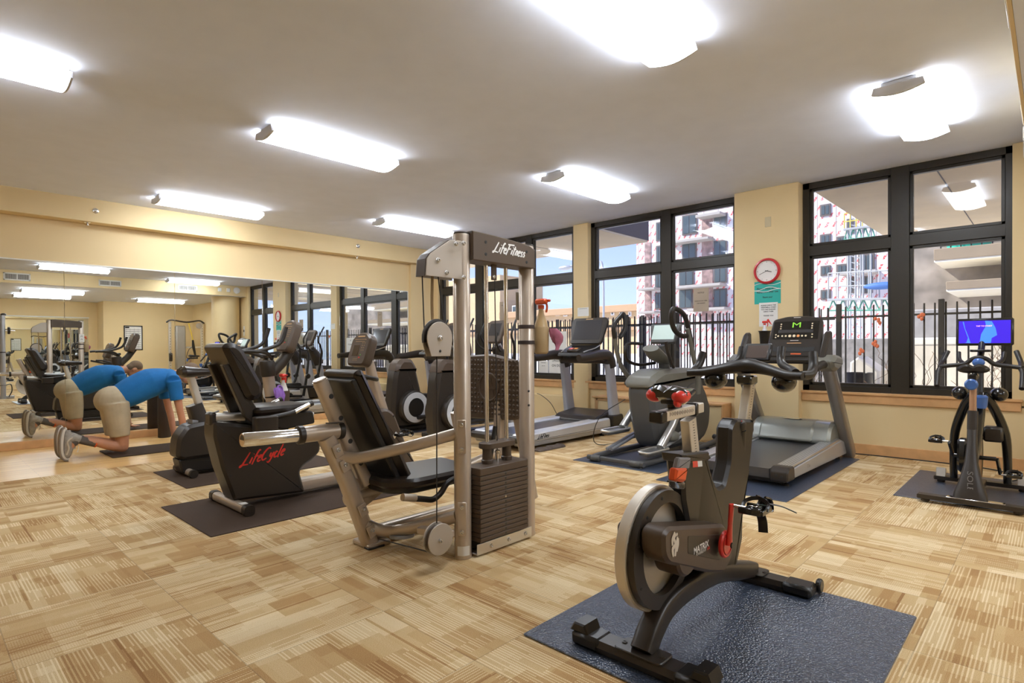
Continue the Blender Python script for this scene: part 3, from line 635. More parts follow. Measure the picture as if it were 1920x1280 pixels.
# scaffold mast and work platforms
M_yel = mat('yellow_guardrail', (0.70, 0.52, 0.08), 0.5); M_galv = mat('galvanised', (0.42, 0.43, 0.42), 0.5, 0.3); M_grn = mat('green_truss', (0.10, 0.30, 0.22), 0.6)
SM = thing('scaffold_mast', 'grey lattice mast climbing the wrapped building', 'scaffold', (42, 0, 0))
a = (42.000, 9.307, 9.177); b = (42.000, 9.311, 1.495)
g = G()
for s in (-0.28, 0.28): g.rod((42, a[1] + s, 0.05), (42, a[1] + s, 14), 0.05, 6)
for k in range(34): g.rod((42, a[1] - 0.28, 0.4 + k * 0.4), (42, a[1] + 0.28, 0.6 + k * 0.4 ), 0.035, 5)
ob('lattice', g, M_galv, SM)
def platform(label, p0, p1, dk, cr, h=1.1, n=9):
    """deck between two points with guard rail and truss"""
    t = thing('work_platform', label, 'work platform', p0); p0 = v3(p0); p1 = v3(p1); L = (p1 - p0)
    ob('deck', G().bar(p0, p1, 0.5, 0.12), dk, t)
    g = G()
    for k in range(n + 1): q = p0 + L * k / n; g.rod(q, q + V((0, 0, h)), 0.035, 5)
    for f in (0.5, 1.0): g.rod(p0 + V((0, 0, h * f)), p1 + V((0, 0, h * f)), 0.035, 5)
    ob('guardrail', g, cr, t)
    g = G()
    for k in range(n * 2):
        q = p0 + L * k / (n * 2); q2 = p0 + L * (k + 1) / (n * 2); z0, z1 = (0, -0.6) if k % 2 else (-0.6, 0); g.rod(q + V((0, 0, z0)), q2 + V((0, 0, z1)), 0.04, 5)
    g.rod(p0 + V((0, 0, -0.6)), p1 + V((0, 0, -0.6)), 0.05, 5)
    ob('truss', g, M_grn, t)
    g = G()
    for k in range(4): q = p0 + L * (k + 0.5) / 4; g.rod((q.x, q.y, 0.04), q, 0.06, 6)
    ob('support_legs', g, M_galv, t); return t
platform('work platform with yellow guardrails high on the wrapped building', (40.000, 9.472, 8.365), (40.000, 7.854, 8.355), M_galv, M_yel, 1.0, 5)
platform('long work platform on green trusses across the right window', (36.000, 9.333, 3.821), (36.000, 2.404, 3.552), M_galv, M_galv, 1.5, 14)
for k, (u, c, lab) in enumerate(((0, (0.06, 0.16, 0.42), 'blue tarpaulin heap on the work platform'),)):
    p = (35.800, 6.664, 4.241); tag(ob('tarpaulin', G().ell((p[0] - 0.1, p[1], p[2] + 0.15), (0.22, 0.9, 0.2), 14, 8), mat('blue_tarp', c, 0.6)), lab, 'tarpaulin')
p = (35.800, 4.695, 4.094); tag(ob('tarpaulin', G().ell((p[0] - 0.1, p[1], p[2] + 0.15), (0.22, 0.9, 0.2), 14, 8), mat('blue_tarp', (0.06, 0.16, 0.42), 0.6)), 'second blue tarpaulin, right of the mullion on the platform', 'tarpaulin')
# balconies of the neighbouring wing on the right
NW = thing('neighbour_wing', 'building wing with stacked beige balconies at the right', 'building', (18, 0, 0))
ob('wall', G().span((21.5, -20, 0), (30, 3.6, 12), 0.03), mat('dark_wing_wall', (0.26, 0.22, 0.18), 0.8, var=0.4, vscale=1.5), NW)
M_cream = mat('cream_soffit', (0.80, 0.73, 0.58), 0.8)
for z, th, x0, x1, yr in ((3.5, 0.35, 19.7, 24.6, 2.45), (2.62, 0.25, 19.0, 24.6, 2.1)):
    bs = ob('balcony_slab', G().span((x0, -12, z), (x1, yr, z + th), 0.02), M_cream, NW)
    ob('fascia_board', G().span((x0 - 0.03, -12, z + 0.06), (x0 - 0.001, yr, z + th + 0.02), 0.01), mat('tan_fascia', (0.30, 0.23, 0.15), 0.8), bs)
g = G()
for k in range(30): g.box((19.75, 2.3 - k * 0.22, 4.35), (0.03, 0.03, 1.0), 0.003)
g.span((19.72, -6, 4.85), (19.78, 2.3, 4.9), 0.003).span((19.72, -6, 3.93), (19.78, 2.3, 3.97), 0.003)
ob('railing', g, M_steel, NW)
tag(ob('storage_tub', G().lathe([(0.45, 0), (0.55, 0.35), (0.58, 0.37), (0.5, 0.37), (0.4, 0.05)], (20.4, 1.75, 3.86), n=20), mat('teal_tub', (0.02, 0.42, 0.32), 0.5)), 'teal plastic tub on the neighbouring balcony', 'tub')
for yy, lab in ((0.55, 'tall brown paper sack left on the neighbouring balcony'), (-0.15, 'tall brown paper sack at the frame edge on the neighbouring balcony')):
    tag(ob('paper_sack', G().prism([(yy - 0.3, 3.86), (yy - 0.26, 4.75), (yy + 0.26, 4.8), (yy + 0.32, 3.86)], 20.2, 20.7, 'x', 0.06), mat('brown_sack', (0.36, 0.24, 0.13), 0.85)), lab, 'sack', 'brown sacks on the neighbouring balcony')
# tan building far beyond the left windows
XT = 90.0
T = thing('tan_building', 'long tan stucco building with a brown cornice beyond the fence', 'building', (XT, 60, 0))
tz = [(87.13, 11.53), (67.42, 10.03), (54.11, 8.4), (100.95, 18.35), (87.89, 17.16)]
tw = [(84.44, 10.12, 83.05, 8.68), (72.59, 8.74, 71.65, 7.63), (70.57, 8.64, 69.78, 7.45), (59.49, 8.0, 58.92, 7.18), (57.66, 7.71, 57.1, 6.91), (55.75, 7.53, 55.31, 6.84), (98.6, 13.09, 97.54, 10.57)]
ob('wall', G().span((XT, 25, 0), (XT + 15, 105, 8.55), 0.05), M_tan, T)
ob('tower_block', G().span((XT - 0.4, tz[4][0], 0), (XT + 14, 112, tz[4][1]), 0.05), M_tan, T)
ob('cornice', G().span((XT - 0.9, 25, 7.6), (XT, tz[4][0], 8.9), 0.1), M_tanb, T)
ob('cornice', G().span((XT - 0.8, 25, 4.2), (XT, 112, 5.3), 0.1), M_tanb, T)
for q in tw:
    w = ob('window', G().span((XT - 0.25, min(q[0], q[2]) - 0.1, min(q[1], q[3]) - 0.1), (XT, max(q[0], q[2]) + 0.1, max(q[1], q[3]) + 0.1), 0.03), M_white, T)
    ob('pane', G().span((XT - 0.3, min(q[0], q[2]) + 0.12, min(q[1], q[3]) + 0.1), (XT - 0.24, max(q[0], q[2]) - 0.12, max(q[1], q[3]) - 0.1), 0.02), M_dglass, w)
t = thing('street_lamp', 'grey street lamp head seen against the sky in the left window', 'street lamp', (30, 27, 0))
p = (30.000, 23.418, 6.441); q = (30.000, 22.461, 6.380)
ob('lamp_head', G().ell(p, (0.3, 0.55, 0.16), 14, 8), M_galv, t)
ob('pole', G().tube([p, (30, q[1], p[2] + 0.1), (30, q[1] - 1.5, p[2] + 0.1), (30, q[1] - 2.0, p[2] - 0.6), (30, q[1] - 2.0, 0)], 0.07, 8), M_galv, t)

# ================================================================ mats
def floor_mat(label, x0, y0, x1, y1, th=0.008, m=None, name='floor_mat', cat='floor mat'):
    g = G().prism(rc2([(x0, y0), (x1, y0), (x1, y1), (x0, y1)], 0.01), 0.0005, th, 'z', 0.003)
    return tag(ob(name, g, m or M_mat), label, cat, 'rubber mats under the machines')
M_matb = mat('pebbled_black_mat', (0.045, 0.060, 0.095), 0.28, spec=1.0); N_, L_, b_ = nodes(M_matb)
vo = N_.new('ShaderNodeTexVoronoi'); vo.inputs['Scale'].default_value = 110; tc_ = N_.new('ShaderNodeTexCoord'); L_.new(tc_.outputs['Object'], vo.inputs['Vector'])
bp_ = N_.new('ShaderNodeBump'); bp_.inputs['Strength'].default_value = 0.8; bp_.inputs['Distance'].default_value = 0.004; bp_.invert = True; L_.new(vo.outputs['Distance'], bp_.inputs['Height']); L_.new(bp_.outputs[0], b_.inputs['Normal'])
M_matbr = mat('brown_black_mat', (0.075, 0.050, 0.036), 0.8, bump=0.5, bscale=160, spec=0.15)
floor_mat('thick pebbled black mat under the nearest spin bike', 1.77, 0.44, 3.06, 1.615, 0.009, M_matb)
floor_mat('dark brown mat under the recumbent bike', 1.345, 3.92, 3.35, 4.95, 0.007, M_matbr)
floor_mat('dark brown mat under the upright bike', 1.68, 5.45, 3.2, 6.42, 0.007, M_matbr)
floor_mat('long black mat under the right treadmill', 4.66, 1.50, 6.95, 2.62, 0.007, M_matb)
floor_mat('black mat under the stepping elliptical with tall arms', 4.90, 2.72, 6.9, 3.74, 0.007, M_matb)
floor_mat('black mat under the spin bike with the lit screen', 5.45, -0.30, 6.72, 0.945, 0.007, M_matb)
floor_mat('blue-grey mat under the rear cross-trainer', 4.75, 6.62, 6.6, 7.45, 0.007, M_matb)
# ================================================================ seated leg press with its weight tower
LP = thing('leg_press_machine', 'silver seated leg press with a tall weight tower and brown header', 'leg press', (2.3, 2.7, 0))
PL, PR = (2.207, 2.475), (2.762, 2.475)
for p in (PL, PR):
    g = G().lathe([(0.050, 0.0), (0.052, 0.01), (0.049, 0.03), (0.049, 1.845), (0.045, 1.852)], (p[0], p[1], 0), n=28)
    po = ob('post', g, M_silver, LP)
    ob('top_cap', G().lathe([(0.047, 1.850), (0.047, 1.857), (0.043, 1.860)], (p[0], p[1], 0), n=24), M_char, po)
hp = [(2.232, 1.702), (2.762, 1.702), (2.772, 1.71), (2.772, 1.822)] + [(2.772 - 0.54 * k / 10, 1.822 + 0.045 * math.sin(math.pi * (0.12 + 0.38 * k / 10))) for k in range(1, 11)]
hd = ob('header', G().prism(hp, 2.405, 2.545, 'y', 0.005), M_brown, LP)
def screws(parent, pts, axis, r=0.009, th=0.006, m=None, name='bolt'):
    for p in pts:
        ax = v3(axis).normalized()
        ob(name, G().lathe([(r * 1.25, 0), (r * 1.25, th * 0.3), (r, th * 0.35), (r * 0.9, th), (r * 0.5, th * 1.05), (r * 0.45, th * 0.6)], p, ax, 12), m or M_bolt, parent)
screws(hd, [(2.335, 2.405, 1.815), (2.335, 2.405, 1.745), (2.69, 2.405, 1.80), (2.69, 2.405, 1.735)], (0, -1, 0), 0.008, 0.002, M_ink, 'screw_hole')
ob('lettering', script_text('LifeFitness', (2.535, 2.4035, 1.79), 0.060, (1, 0, -0.02), (0.02, 0, 1), 0.07), M_white, hd)
# pulley box bolted to the left post
pb = [(1.904, 1.585), (1.912, 1.675), (1.935, 1.705), (2.075, 1.795), (2.16, 1.80), (2.16, 1.585)]
pbx = ob('pulley_box', G().prism(pb, 2.415, 2.422, 'y', 0.002).prism(pb, 2.50, 2.507, 'y', 0.002), M_plate, LP)
rim = [(1.904, 1.585), (1.912, 1.675), (1.935, 1.705), (2.075, 1.795), (2.16, 1.80)]
for i in range(4):
    a, b = rim[i], rim[i + 1]
    ob('rim_cover', G().bar((a[0], 2.461, a[1]), (b[0], 2.461, b[1]), 0.075, 0.004, up=(-(b[1] - a[1]), 0, b[0] - a[0])), M_brown, pbx)
screws(pbx, [(1.985, 2.415, 1.675), (2.045, 2.415, 1.612), (2.10, 2.40, 1.775), (2.155, 2.40, 1.785), (2.155, 2.40, 1.595)], (0, -1, 0), 0.011, 0.012)
ob('pulley_wheel', G().lathe([(0.05, -0.012), (0.052, -0.009), (0.044, 0), (0.052, 0.009), (0.05, 0.012)], (1.965, 2.461, 1.66), (0, 1, 0), 24), M_blk, pbx)
# hanging round pulley guard
pg = (1.989, 1.255)
outl = [(pg[0] + 0.088 * math.sin(a), pg[1] + 0.088 * math.cos(a)) for a in [math.radians(q) for q in range(-105, 106, 12)]] + [(pg[0] + 0.072, pg[1] - 0.098), (pg[0] - 0.060, pg[1] - 0.098)]
hg = ob('pulley_guard', G().prism(outl, 2.405, 2.411, 'y', 0.002).prism(outl, 2.447, 2.453, 'y', 0.002), M_plate, LP)
ob('guard_rim', G().tube([(p[0], 2.429, p[1]) for p in outl[:-2]], 0.018, n=8, smooth=False, flat=0.2), M_char, hg)
ob('pulley_wheel', G().disc((pg[0], 2.429, pg[1]), (0, 1, 0), 0.078, 0.024, 0.004), M_blk, hg)
screws(hg, [(pg[0], 2.405, pg[1])], (0, -1, 0), 0.013, 0.012)
screws(hg, [(pg[0], 2.4045, pg[1] - 0.07)], (0, -1, 0), 0.006, 0.002, M_ink, 'slot')
g = G().rod((1.912, 2.461, 1.66), (1.912, 2.44, 1.24), 0.0035, 8)
ob('cable', g, M_cable, LP); ob('cable', G().rod((2.02, 2.461, 1.62), (2.055, 2.44, 1.27), 0.0035, 8), M_cable, LP)
ob('cable', G().rod((1.985, 2.429, 1.16), (1.978, 2.430, 0.255), 0.0035, 8), M_cable, LP)
ob('cable_strap', G().tube([(2.015, 2.50, 1.60), (2.02, 2.51, 1.40), (2.03, 2.50, 1.16)], 0.010, n=8, flat=0.3), mat('tan_strap', (0.30, 0.20, 0.09), 0.7), LP)
# weight stack, guide rods, carriage
stk = None
for k in range(14):
    z0 = 0.085 + k * 0.0272
    if stk is None:
        z1 = z0 + 0.0255
        stk = ob('weight_plate', G().span((2.262, 2.385, z0), (2.672, 2.53, z1), 0.003), M_brown, LP)
    else:
        c = stk.copy(); COL.objects.link(c); c.parent = LP; c.location = (0, 0, k * 0.0272)
    ob('pin_hole', G().disc((2.470, 2.3846, z0 + 0.013), (0, 1, 0), 0.0065, 0.002, 0.0005, 10), M_bolt if k == 8 else M_ink, LP)
ob('top_weight', G().span((2.262, 2.385, 0.466), (2.672, 2.53, 0.51), 0.004), M_brown, LP)
for x in (2.404, 2.572):
    ob('guide_rod', G().rod((x, 2.475, 0.04), (x, 2.475, 1.71), 0.0125, 14), M_chrome, LP)
    ob('bumper', G().lathe([(0.034, 0.511), (0.036, 0.53), (0.030, 0.535), (0.028, 0.585), (0.030, 0.60)], (x, 2.475, 0), n=20), M_brown, LP)
ob('carriage_bracket', G().prism(rc2([(2.36, 2.425), (2.62, 2.425), (2.62, 2.525), (2.36, 2.525)], 0.05, 5), 0.60, 0.635, 'z', 0.004), M_brown, LP)
ob('selector_post', G().rod((2.49, 2.475, 0.51), (2.49, 2.475, 0.56), 0.012, 12).disc((2.49, 2.475, 0.57), (0, 0, 1), 0.016, 0.02, 0.004, 14), M_chrome, LP)
ob('cable', G().rod((2.49, 2.475, 0.56), (2.475, 2.475, 1.71), 0.0035, 8), M_cable, LP)
ob('hanger_tab', G().span((2.445, 2.468, 1.61), (2.49, 2.478, 1.71), 0.003), M_brown, LP)
screws(LP, [(2.465, 2.468, 1.63)], (0, -1, 0), 0.009, 0.004)
# base channel
ob('base_channel', G().span((2.25, 2.40, 0.015), (2.72, 2.407, 0.075), 0.002).span((2.25, 2.40, 0.012), (2.72, 2.55, 0.02), 0.002).span((2.25, 2.543, 0.015), (2.72, 2.55, 0.075), 0.002), M_alu, LP)
ob('base_rubber', G().span((2.30, 2.41, 0.02), (2.64, 2.54, 0.083), 0.006), M_char, LP)
screws(LP, [(2.36, 2.40, 0.045), (2.51, 2.40, 0.045), (2.66, 2.40, 0.045)], (0, -1, 0), 0.011, 0.008)
ob('serial_label', G().tube([(2.207 - 0.052, 2.475 - 0.012, 0.05), (2.207 - 0.032, 2.475 - 0.042, 0.05), (2.207 + 0.002, 2.475 - 0.0525, 0.05)], 0.0012, n=4, smooth=True, flat=24, up=(0, 0, 1), sq=8), M_paper, LP)
# long frame, upright and arms
ob('upright', G().tube([(1.945, 3.03, 0.02), (1.785, 3.02, 0.43), (1.655, 3.02, 0.70)], 0.045, n=20, sq=3.5, smooth=False), M_silver, LP)
ob('upper_arm', G().tube([(1.715, 3.01, 0.585), (1.76, 2.985, 0.572), (1.83, 2.91, 0.575), (2.0, 2.69, 0.64), (2.185, 2.50, 0.71)], 0.034, n=18), M_silver, LP)
ob('lower_arm', G().tube([(1.90, 3.01, 0.150), (1.96, 2.985, 0.112), (2.02, 2.91, 0.10), (2.10, 2.70, 0.16), (2.185, 2.50, 0.235)], 0.036, n=18), M_silver, LP)
for z in (0.70, 0.235):
    b = ob('mounting_plate', G().box((2.165, 2.435, z), (0.012, 0.05, 0.19), 0.003, Matrix.Rotation(math.radians(45), 3, 'Z')), M_silver, LP)
    screws(b, [(2.155, 2.425, z + 0.07), (2.155, 2.425, z - 0.07)], (-1, -1, 0), 0.010, 0.012)
for x, z in ((1.70, 0.62), (1.745, 0.53), (1.86, 0.25), (1.92, 0.11)):
    b = ob('mounting_plate', G().box((x, 2.965, z), (0.055, 0.008, 0.075), 0.003, Matrix.Rotation(math.radians(-22), 3, 'Y')), M_silver, LP)
    screws(b, [(x, 2.961, z + 0.005)], (0, -1, 0), 0.011, 0.010)
ft = ob('base_foot', G().prism(rc2([(1.90, 2.97), (2.06, 2.97), (2.06, 3.16), (1.90, 3.16)], 0.02), 0.0, 0.028, 'z', 0.006), M_silver, LP)
ob('rubber_foot', G().span((1.895, 2.962, 0.0), (2.01, 3.02, 0.012), 0.004), M_rub, LP)
ob('main_rail', G().tube([(1.92, 3.08, 0.06), (2.4, 3.08, 0.06), (3.25, 3.08, 0.06)], 0.04, n=16, sq=4, smooth=False), M_silver, LP)
ob('seat_rail', G().tube([(1.80, 3.06, 0.30), (2.0, 3.06, 0.33), (2.55, 3.06, 0.33), (3.10, 3.06, 0.42)], 0.034, n=14), M_silver, LP)
ob('gusset', G().prism([(1.78, 0.48), (1.84, 0.20), (2.10, 0.33), (1.95, 0.36)], 3.04, 3.06, 'y', 0.003), M_silver, LP)
ob('pulley_disc', G().disc((2.06, 2.86, 0.075), (0.05, 0.1, 1), 0.075, 0.02, 0.004, 28), mat('grey_pulley', (0.30, 0.31, 0.33), 0.4), LP)
ob('cable', G().rod((2.10, 2.84, 0.085), (2.32, 2.62, 0.16), 0.0035, 8), M_cable, LP)
# back adjuster: chrome tube
ob('slide_tube', G().rod((1.49, 3.02, 0.728), (1.735, 3.02, 0.728), 0.046, 24), M_silver, LP)
ct = ob('chrome_tube', G().lathe([(0.033, 0), (0.036, 0.004), (0.036, 0.31), (0.03, 0.31), (0.029, 0.012), (0.0, 0.012)], (1.19, 3.02, 0.737), (1, 0, -0.03), 28), M_chrome, LP)
ob('end_plug', G().disc((1.193, 3.02, 0.737), (1, 0, 0), 0.029, 0.006, 0.002, 24), M_char, ct)
for x in (1.485, 1.725): ob('clamp_collar', G().lathe([(0.047, 0), (0.051, 0.003), (0.051, 0.03), (0.047, 0.033)], (x, 3.02, 0.728), (1, 0, 0), 24), M_char, LP)
ob('clamp_lever', G().bar((1.64, 2.985, 0.782), (1.74, 2.985, 0.776), 0.018, 0.006), M_char, LP)
bt = ob('back_tube', G().tube([(1.632, 3.04, 1.02), (1.735, 3.04, 0.785), (1.93, 3.04, 0.385)], 0.040, n=20, sq=3, smooth=False), M_silver, LP)
ob('end_cap', G().disc((1.630, 3.04, 1.024), (-0.4, 0, 0.92), 0.040, 0.012, 0.004, 20), M_silver, bt)
screws(bt, [(1.68, 3.0, 0.93), (1.74, 3.0, 0.80), (1.80, 3.0, 0.66), (1.87, 3.0, 0.52)], (0, -1, 0), 0.012, 0.001, M_ink, 'adjust_hole')
ob('link_block', G().box((1.735, 3.03, 0.76), (0.06, 0.07, 0.06), 0.012), M_silver, LP)
# pads
def pad_profile(p, q, th):
    p, q = V(p), V(q); d = (q - p).normalized(); n = V((d.y, -d.x)) * -1
    return p, q, d, n
a, b = V((1.700, 1.045)), V((2.055, 0.335)); d = (b - a).normalized(); nn = V((-d.y, d.x)); 
bp1 = rc2([tuple(a), tuple(a + nn * 0.05), tuple(b + nn * 0.05), tuple(b)], 0.03, 4)
bk = ob('backrest', G().prism(rc2([tuple(a + nn * 0.035), tuple(a + nn * 0.10), tuple(b + nn * 0.115), tuple(b + nn * 0.035)], 0.045, 5), 2.83, 3.23, 'y', 0.035), M_vin, LP)
ob('back_shell', G().prism(rc2([tuple(a + nn * 0.0 + d * 0.03), tuple(a + nn * 0.04 + d * 0.03), tuple(b + nn * 0.04), tuple(b + nn * 0.0)], 0.015, 3), 2.85, 3.21, 'y', 0.008), M_blk, bk)
st = ob('seat', G().prism(rc2([(1.92, 2.84), (2.05, 2.72), (2.58, 2.72), (2.62, 3.16), (1.93, 3.22)], 0.05, 5), 0.375, 0.435, 'z', 0.018), M_vin, LP)
ob('seat_shell', G().prism(rc2([(1.94, 2.86), (2.06, 2.745), (2.56, 2.745), (2.60, 3.14), (1.95, 3.20)], 0.05, 5), 0.345, 0.38, 'z', 0.008), M_blk, st)
for y in (2.70, 3.27):
    ob('hand_grip', G().tube([(2.02, y, 0.335), (2.10, y, 0.315), (2.17, y, 0.30), (2.23, y, 0.325), (2.28, y, 0.375), (2.36, y, 0.395), (2.50, y, 0.385)], 0.018, n=12), M_rub, LP)
    ob('grip_bracket', G().rod((1.95, y, 0.355), (2.04, y, 0.332), 0.022, 12), M_silver, LP)
# foot plate and its arms
fx = 3.10
fp = ob('foot_plate', G().prism(rc2([(2.83, 0.70), (2.80, 0.98), (2.86, 1.10), (3.15, 1.155), (3.46, 1.14), (3.52, 1.05), (3.49, 0.66), (3.44, 0.64), (2.9, 0.665)], 0.03, 4), fx, fx + 0.05, 'x', 0.012), M_brown, LP)
g = G()
for i in range(17):
    for j in range(12):
        y = 2.87 + i * 0.0375; z = 0.70 + j * 0.0365
        if (y - 3.17) ** 2 + (z - 0.90) ** 2 < 0.115 ** 2: continue
        g.box((fx - 0.002, y, z), (0.014, 0.021, 0.021), 0.005, Matrix.Rotation(math.radians(45), 3, 'X'))
ob('grip_studs', g, M_brown, fp)['kind'] = 'stuff'
ob('embossed_ring', G().tube([(fx - 0.002, 3.17 + 0.105 * math.cos(t * math.pi / 12), 0.90 + 0.105 * math.sin(t * math.pi / 12)) for t in range(24)], 0.008, n=8, closed=True), M_brown, fp)
ob('embossed_mark', G().bar((fx - 0.002, 3.21, 0.83), (fx - 0.002, 3.15, 0.97), 0.012, 0.004, up=(1, 0, 0)).bar((fx - 0.002, 3.15, 0.97), (fx - 0.002, 3.12, 0.84), 0.012, 0.004, up=(1, 0, 0)).bar((fx - 0.002, 3.24, 0.88), (fx - 0.002, 3.10, 0.89), 0.010, 0.004, up=(1, 0, 0)), M_brown, fp)
for y, x in ((3.42, 2.98), (2.92, 3.16)):
    ob('plate_arm', G().tube([(x, y, 0.70), (x + 0.02, y, 0.62), (x + 0.16, y, 0.05)], 0.038, n=16, sq=3, smooth=False), M_silver, LP)
ob('pivot_frame', G().tube([(3.13, 3.08, 0.08), (3.11, 3.08, 0.40), (3.14, 3.08, 0.80)], 0.04, n=16, sq=4, smooth=False), M_silver, LP)
ob('gas_damper', G().rod((2.95, 3.02, 0.33), (3.02, 3.02, 0.62), 0.018, 12).rod((2.9, 3.02, 0.12), (2.96, 3.02, 0.36), 0.010, 10), M_blk, LP)
# low pulley on the near side
lp = (1.978, 0.175)
dsk = [(lp[0] + 0.085 * math.cos(t), lp[1] + 0.085 * math.sin(t)) for t in [math.radians(q) for q in range(0, 360, 15)]]
lw = ob('low_pulley_plate', G().prism(dsk, 2.395, 2.402, 'y', 0.002), M_plate, LP)
ob('low_pulley_plate', G().prism(dsk, 2.44, 2.447, 'y', 0.002), M_plate, LP)
ob('low_pulley_wheel', G().lathe([(0.072, -0.012), (0.076, -0.008), (0.066, 0), (0.076, 0.008), (0.072, 0.012)], (lp[0], 2.421, lp[1]), (0, 1, 0), 28), M_brown, LP)
screws(lw, [(lp[0] - 0.01, 2.395, lp[1] - 0.005)], (0, -1, 0), 0.009, 0.016)
ob('pulley_bracket', G().box((2.05, 2.53, 0.17), (0.05, 0.22, 0.04), 0.006, Matrix.Rotation(math.radians(20), 3, 'Z')), M_silver, LP)
ob('cable', G().rod((1.955, 2.421, 0.100), (1.93, 2.9, 0.075), 0.0035, 8), M_cable, LP)
screws(LP, [(2.783, 2.43, 0.93), (2.783, 2.43, 0.85), (2.783, 2.43, 0.70)][:0], (0, -1, 0))
screws(LP, [(2.735, 2.4335, 0.925), (2.735, 2.4335, 0.835)], (-0.6, -1, 0), 0.006, 0.002, M_ink, 'screw_hole')
# straps, holder, spray bottle and cloth on the right post
def bottle(label, p, body, trig, s=1.0, group=None):
    t = thing('spray_bottle', label, 'spray bottle', p, group); p = v3(p)
    ob('bottle', G().lathe([(0.036 * s, 0), (0.04 * s, 0.006), (0.04 * s, 0.07 * s), (0.034 * s, 0.11 * s), (0.016 * s, 0.165 * s), (0.013 * s, 0.19 * s)], p, n=20), body, t)
    q = p + V((0, 0, 0.19 * s))
    ob('trigger_head', G().lathe([(0.017 * s, 0), (0.017 * s, 0.02 * s)], q, n=14).box(q + V((-0.012 * s, -0.012 * s, 0.038 * s)), (0.035 * s, 0.075 * s, 0.03 * s), 0.008 * s).tube([q + V((0, -0.035 * s, 0.035 * s)), q + V((0, -0.042 * s, 0.01 * s)), q + V((0, -0.036 * s, -0.02 * s))], 0.006 * s, 8).box(q + V((0, -0.055 * s, 0.042 * s)), (0.014 * s, 0.02 * s, 0.014 * s), 0.004 * s), trig, t)
    return t
M_orange = mat('orange_plastic', (0.62, 0.09, 0.02), 0.35); M_milky = mat('milky_bottle', (0.72, 0.70, 0.64), 0.35)
tb = thing('bottle_holder', 'tan bottle holder strapped to the right tower post', 'bottle holder', (2.80, 2.45, 1.2))
for z in (1.335, 1.235): ob('strap', G().lathe([(0.0503, -0.012), (0.0535, -0.010), (0.0535, 0.010), (0.0503, 0.012)], (2.762, 2.475, z), n=28), mat('dark_strap', (0.045, 0.03, 0.028), 0.6), tb)
ob('cup', G().lathe([(0.035, 1.16), (0.046, 1.17), (0.052, 1.33), (0.049, 1.335), (0.043, 1.175), (0.0, 1.172)], (2.862, 2.435, 0), n=24), mat('tan_holder', (0.36, 0.25, 0.12), 0.5), tb)
bottle('milky spray bottle with orange trigger in the holder on the tower post', (2.862, 2.435, 1.225), mat('amber_bottle', (0.48, 0.34, 0.17), 0.3), M_orange, 1.2)
M_pink = mat('pink_cloth', (0.33, 0.10, 0.15), 0.9, var=0.15, vscale=30)
g = G(); rings = []
for k in range(9):
    t = k / 8; c = V((2.895 + 0.03 * math.sin(t * 3), 2.365 - 0.03 * t, 1.325 - 0.14 * t)); w = 0.012 + 0.030 * math.sin(math.pi * min(1, t * 1.1 + 0.12)); rings.append([c + V((w * math.cos(q * math.pi / 8) * (1 + 0.16 * math.sin(q * 2.2 + k)), -0.4 * w * math.cos(q * math.pi / 8) + 0.55 * w * math.sin(q * math.pi / 8), 0)) for q in range(16)])
g.loft(rings); tag(ob('cleaning_cloth', g, M_pink), 'pink and maroon cloth hanging beside the spray bottle holder', 'cloth')
tp = thing('instruction_placard', 'small white placard on the far side of the right tower post, mirror only', 'placard', (2.762, 2.53, 1.4))
ob('plate', G().span((2.72, 2.525, 1.38), (2.81, 2.531, 1.56), 0.002), M_paper, tp)
for z in (1.43, 1.50): ob('pictogram', G().tube([(2.745, 2.532, z), (2.765, 2.532, z + 0.02), (2.785, 2.532, z)], 0.004, n=6), M_ink, tp)

# ================================================================ foreground spin bike
SB = thing('spin_bike', 'large black and silver spin bike with red crank in the foreground', 'exercise bike', (2.4, 1.12, 0), 'indoor cycles')
YB = 1.12
def stabil(x, y0, y1, parent, raised, name='stabiliser'):
    pr = [(x - 0.045, 0.012), (x - 0.052, 0.035), (x - 0.040, 0.058), (x + 0.040, 0.058), (x + 0.052, 0.035), (x + 0.045, 0.012)]
    s = ob(name, G().prism(pr, y0, y1, 'y', 0.008), M_char, parent)
    for y in (y0, y1):
        d = 1 if y == y1 else -1
        ob('end_cap', G().span((x - 0.056, y - d * 0.13, 0.009), (x + 0.056, y + d * 0.006, 0.064), 0.014), M_blk, s)
        if raised:
            q = y - d * 0.03; ob('wedge_foot', G().prism([(q - 0.045, 0.06), (q - 0.028, 0.098), (q + 0.022, 0.098), (q + 0.045, 0.06)], x - 0.048, x + 0.048, 'x', 0.006), M_blk, s)
        ob('levelling_foot', G().lathe([(0.024, 0.009), (0.024, 0.02), (0.012, 0.024)], (x, y - d * 0.07, 0), n=14), M_rub, s)
    return s
stabil(1.895, 0.845, 1.415, SB, True); sf = stabil(2.965, 0.835, 1.405, SB, False)
for y in (0.825, 1.415): ob('transport_wheel', G().disc((3.03, y, 0.045), (0, 1, 0), 0.034, 0.024, 0.006, 20), M_blk, sf)
ob('mount_plate', G().prism(rc2([(1.845, 1.02), (1.945, 1.02), (1.945, 1.22), (1.845, 1.22)], 0.02), 0.058, 0.068, 'z', 0.003), M_char, SB)
ob('mount_plate', G().prism(rc2([(2.91, 1.05), (3.02, 1.05), (3.02, 1.19), (2.91, 1.19)], 0.02), 0.058, 0.066, 'z', 0.003), M_char, SB)
screws(SB, [(1.895, 1.04, 0.068), (1.895, 1.20, 0.068), (2.965, 1.06, 0.066)], (0, 0, 1), 0.010, 0.004, M_char)
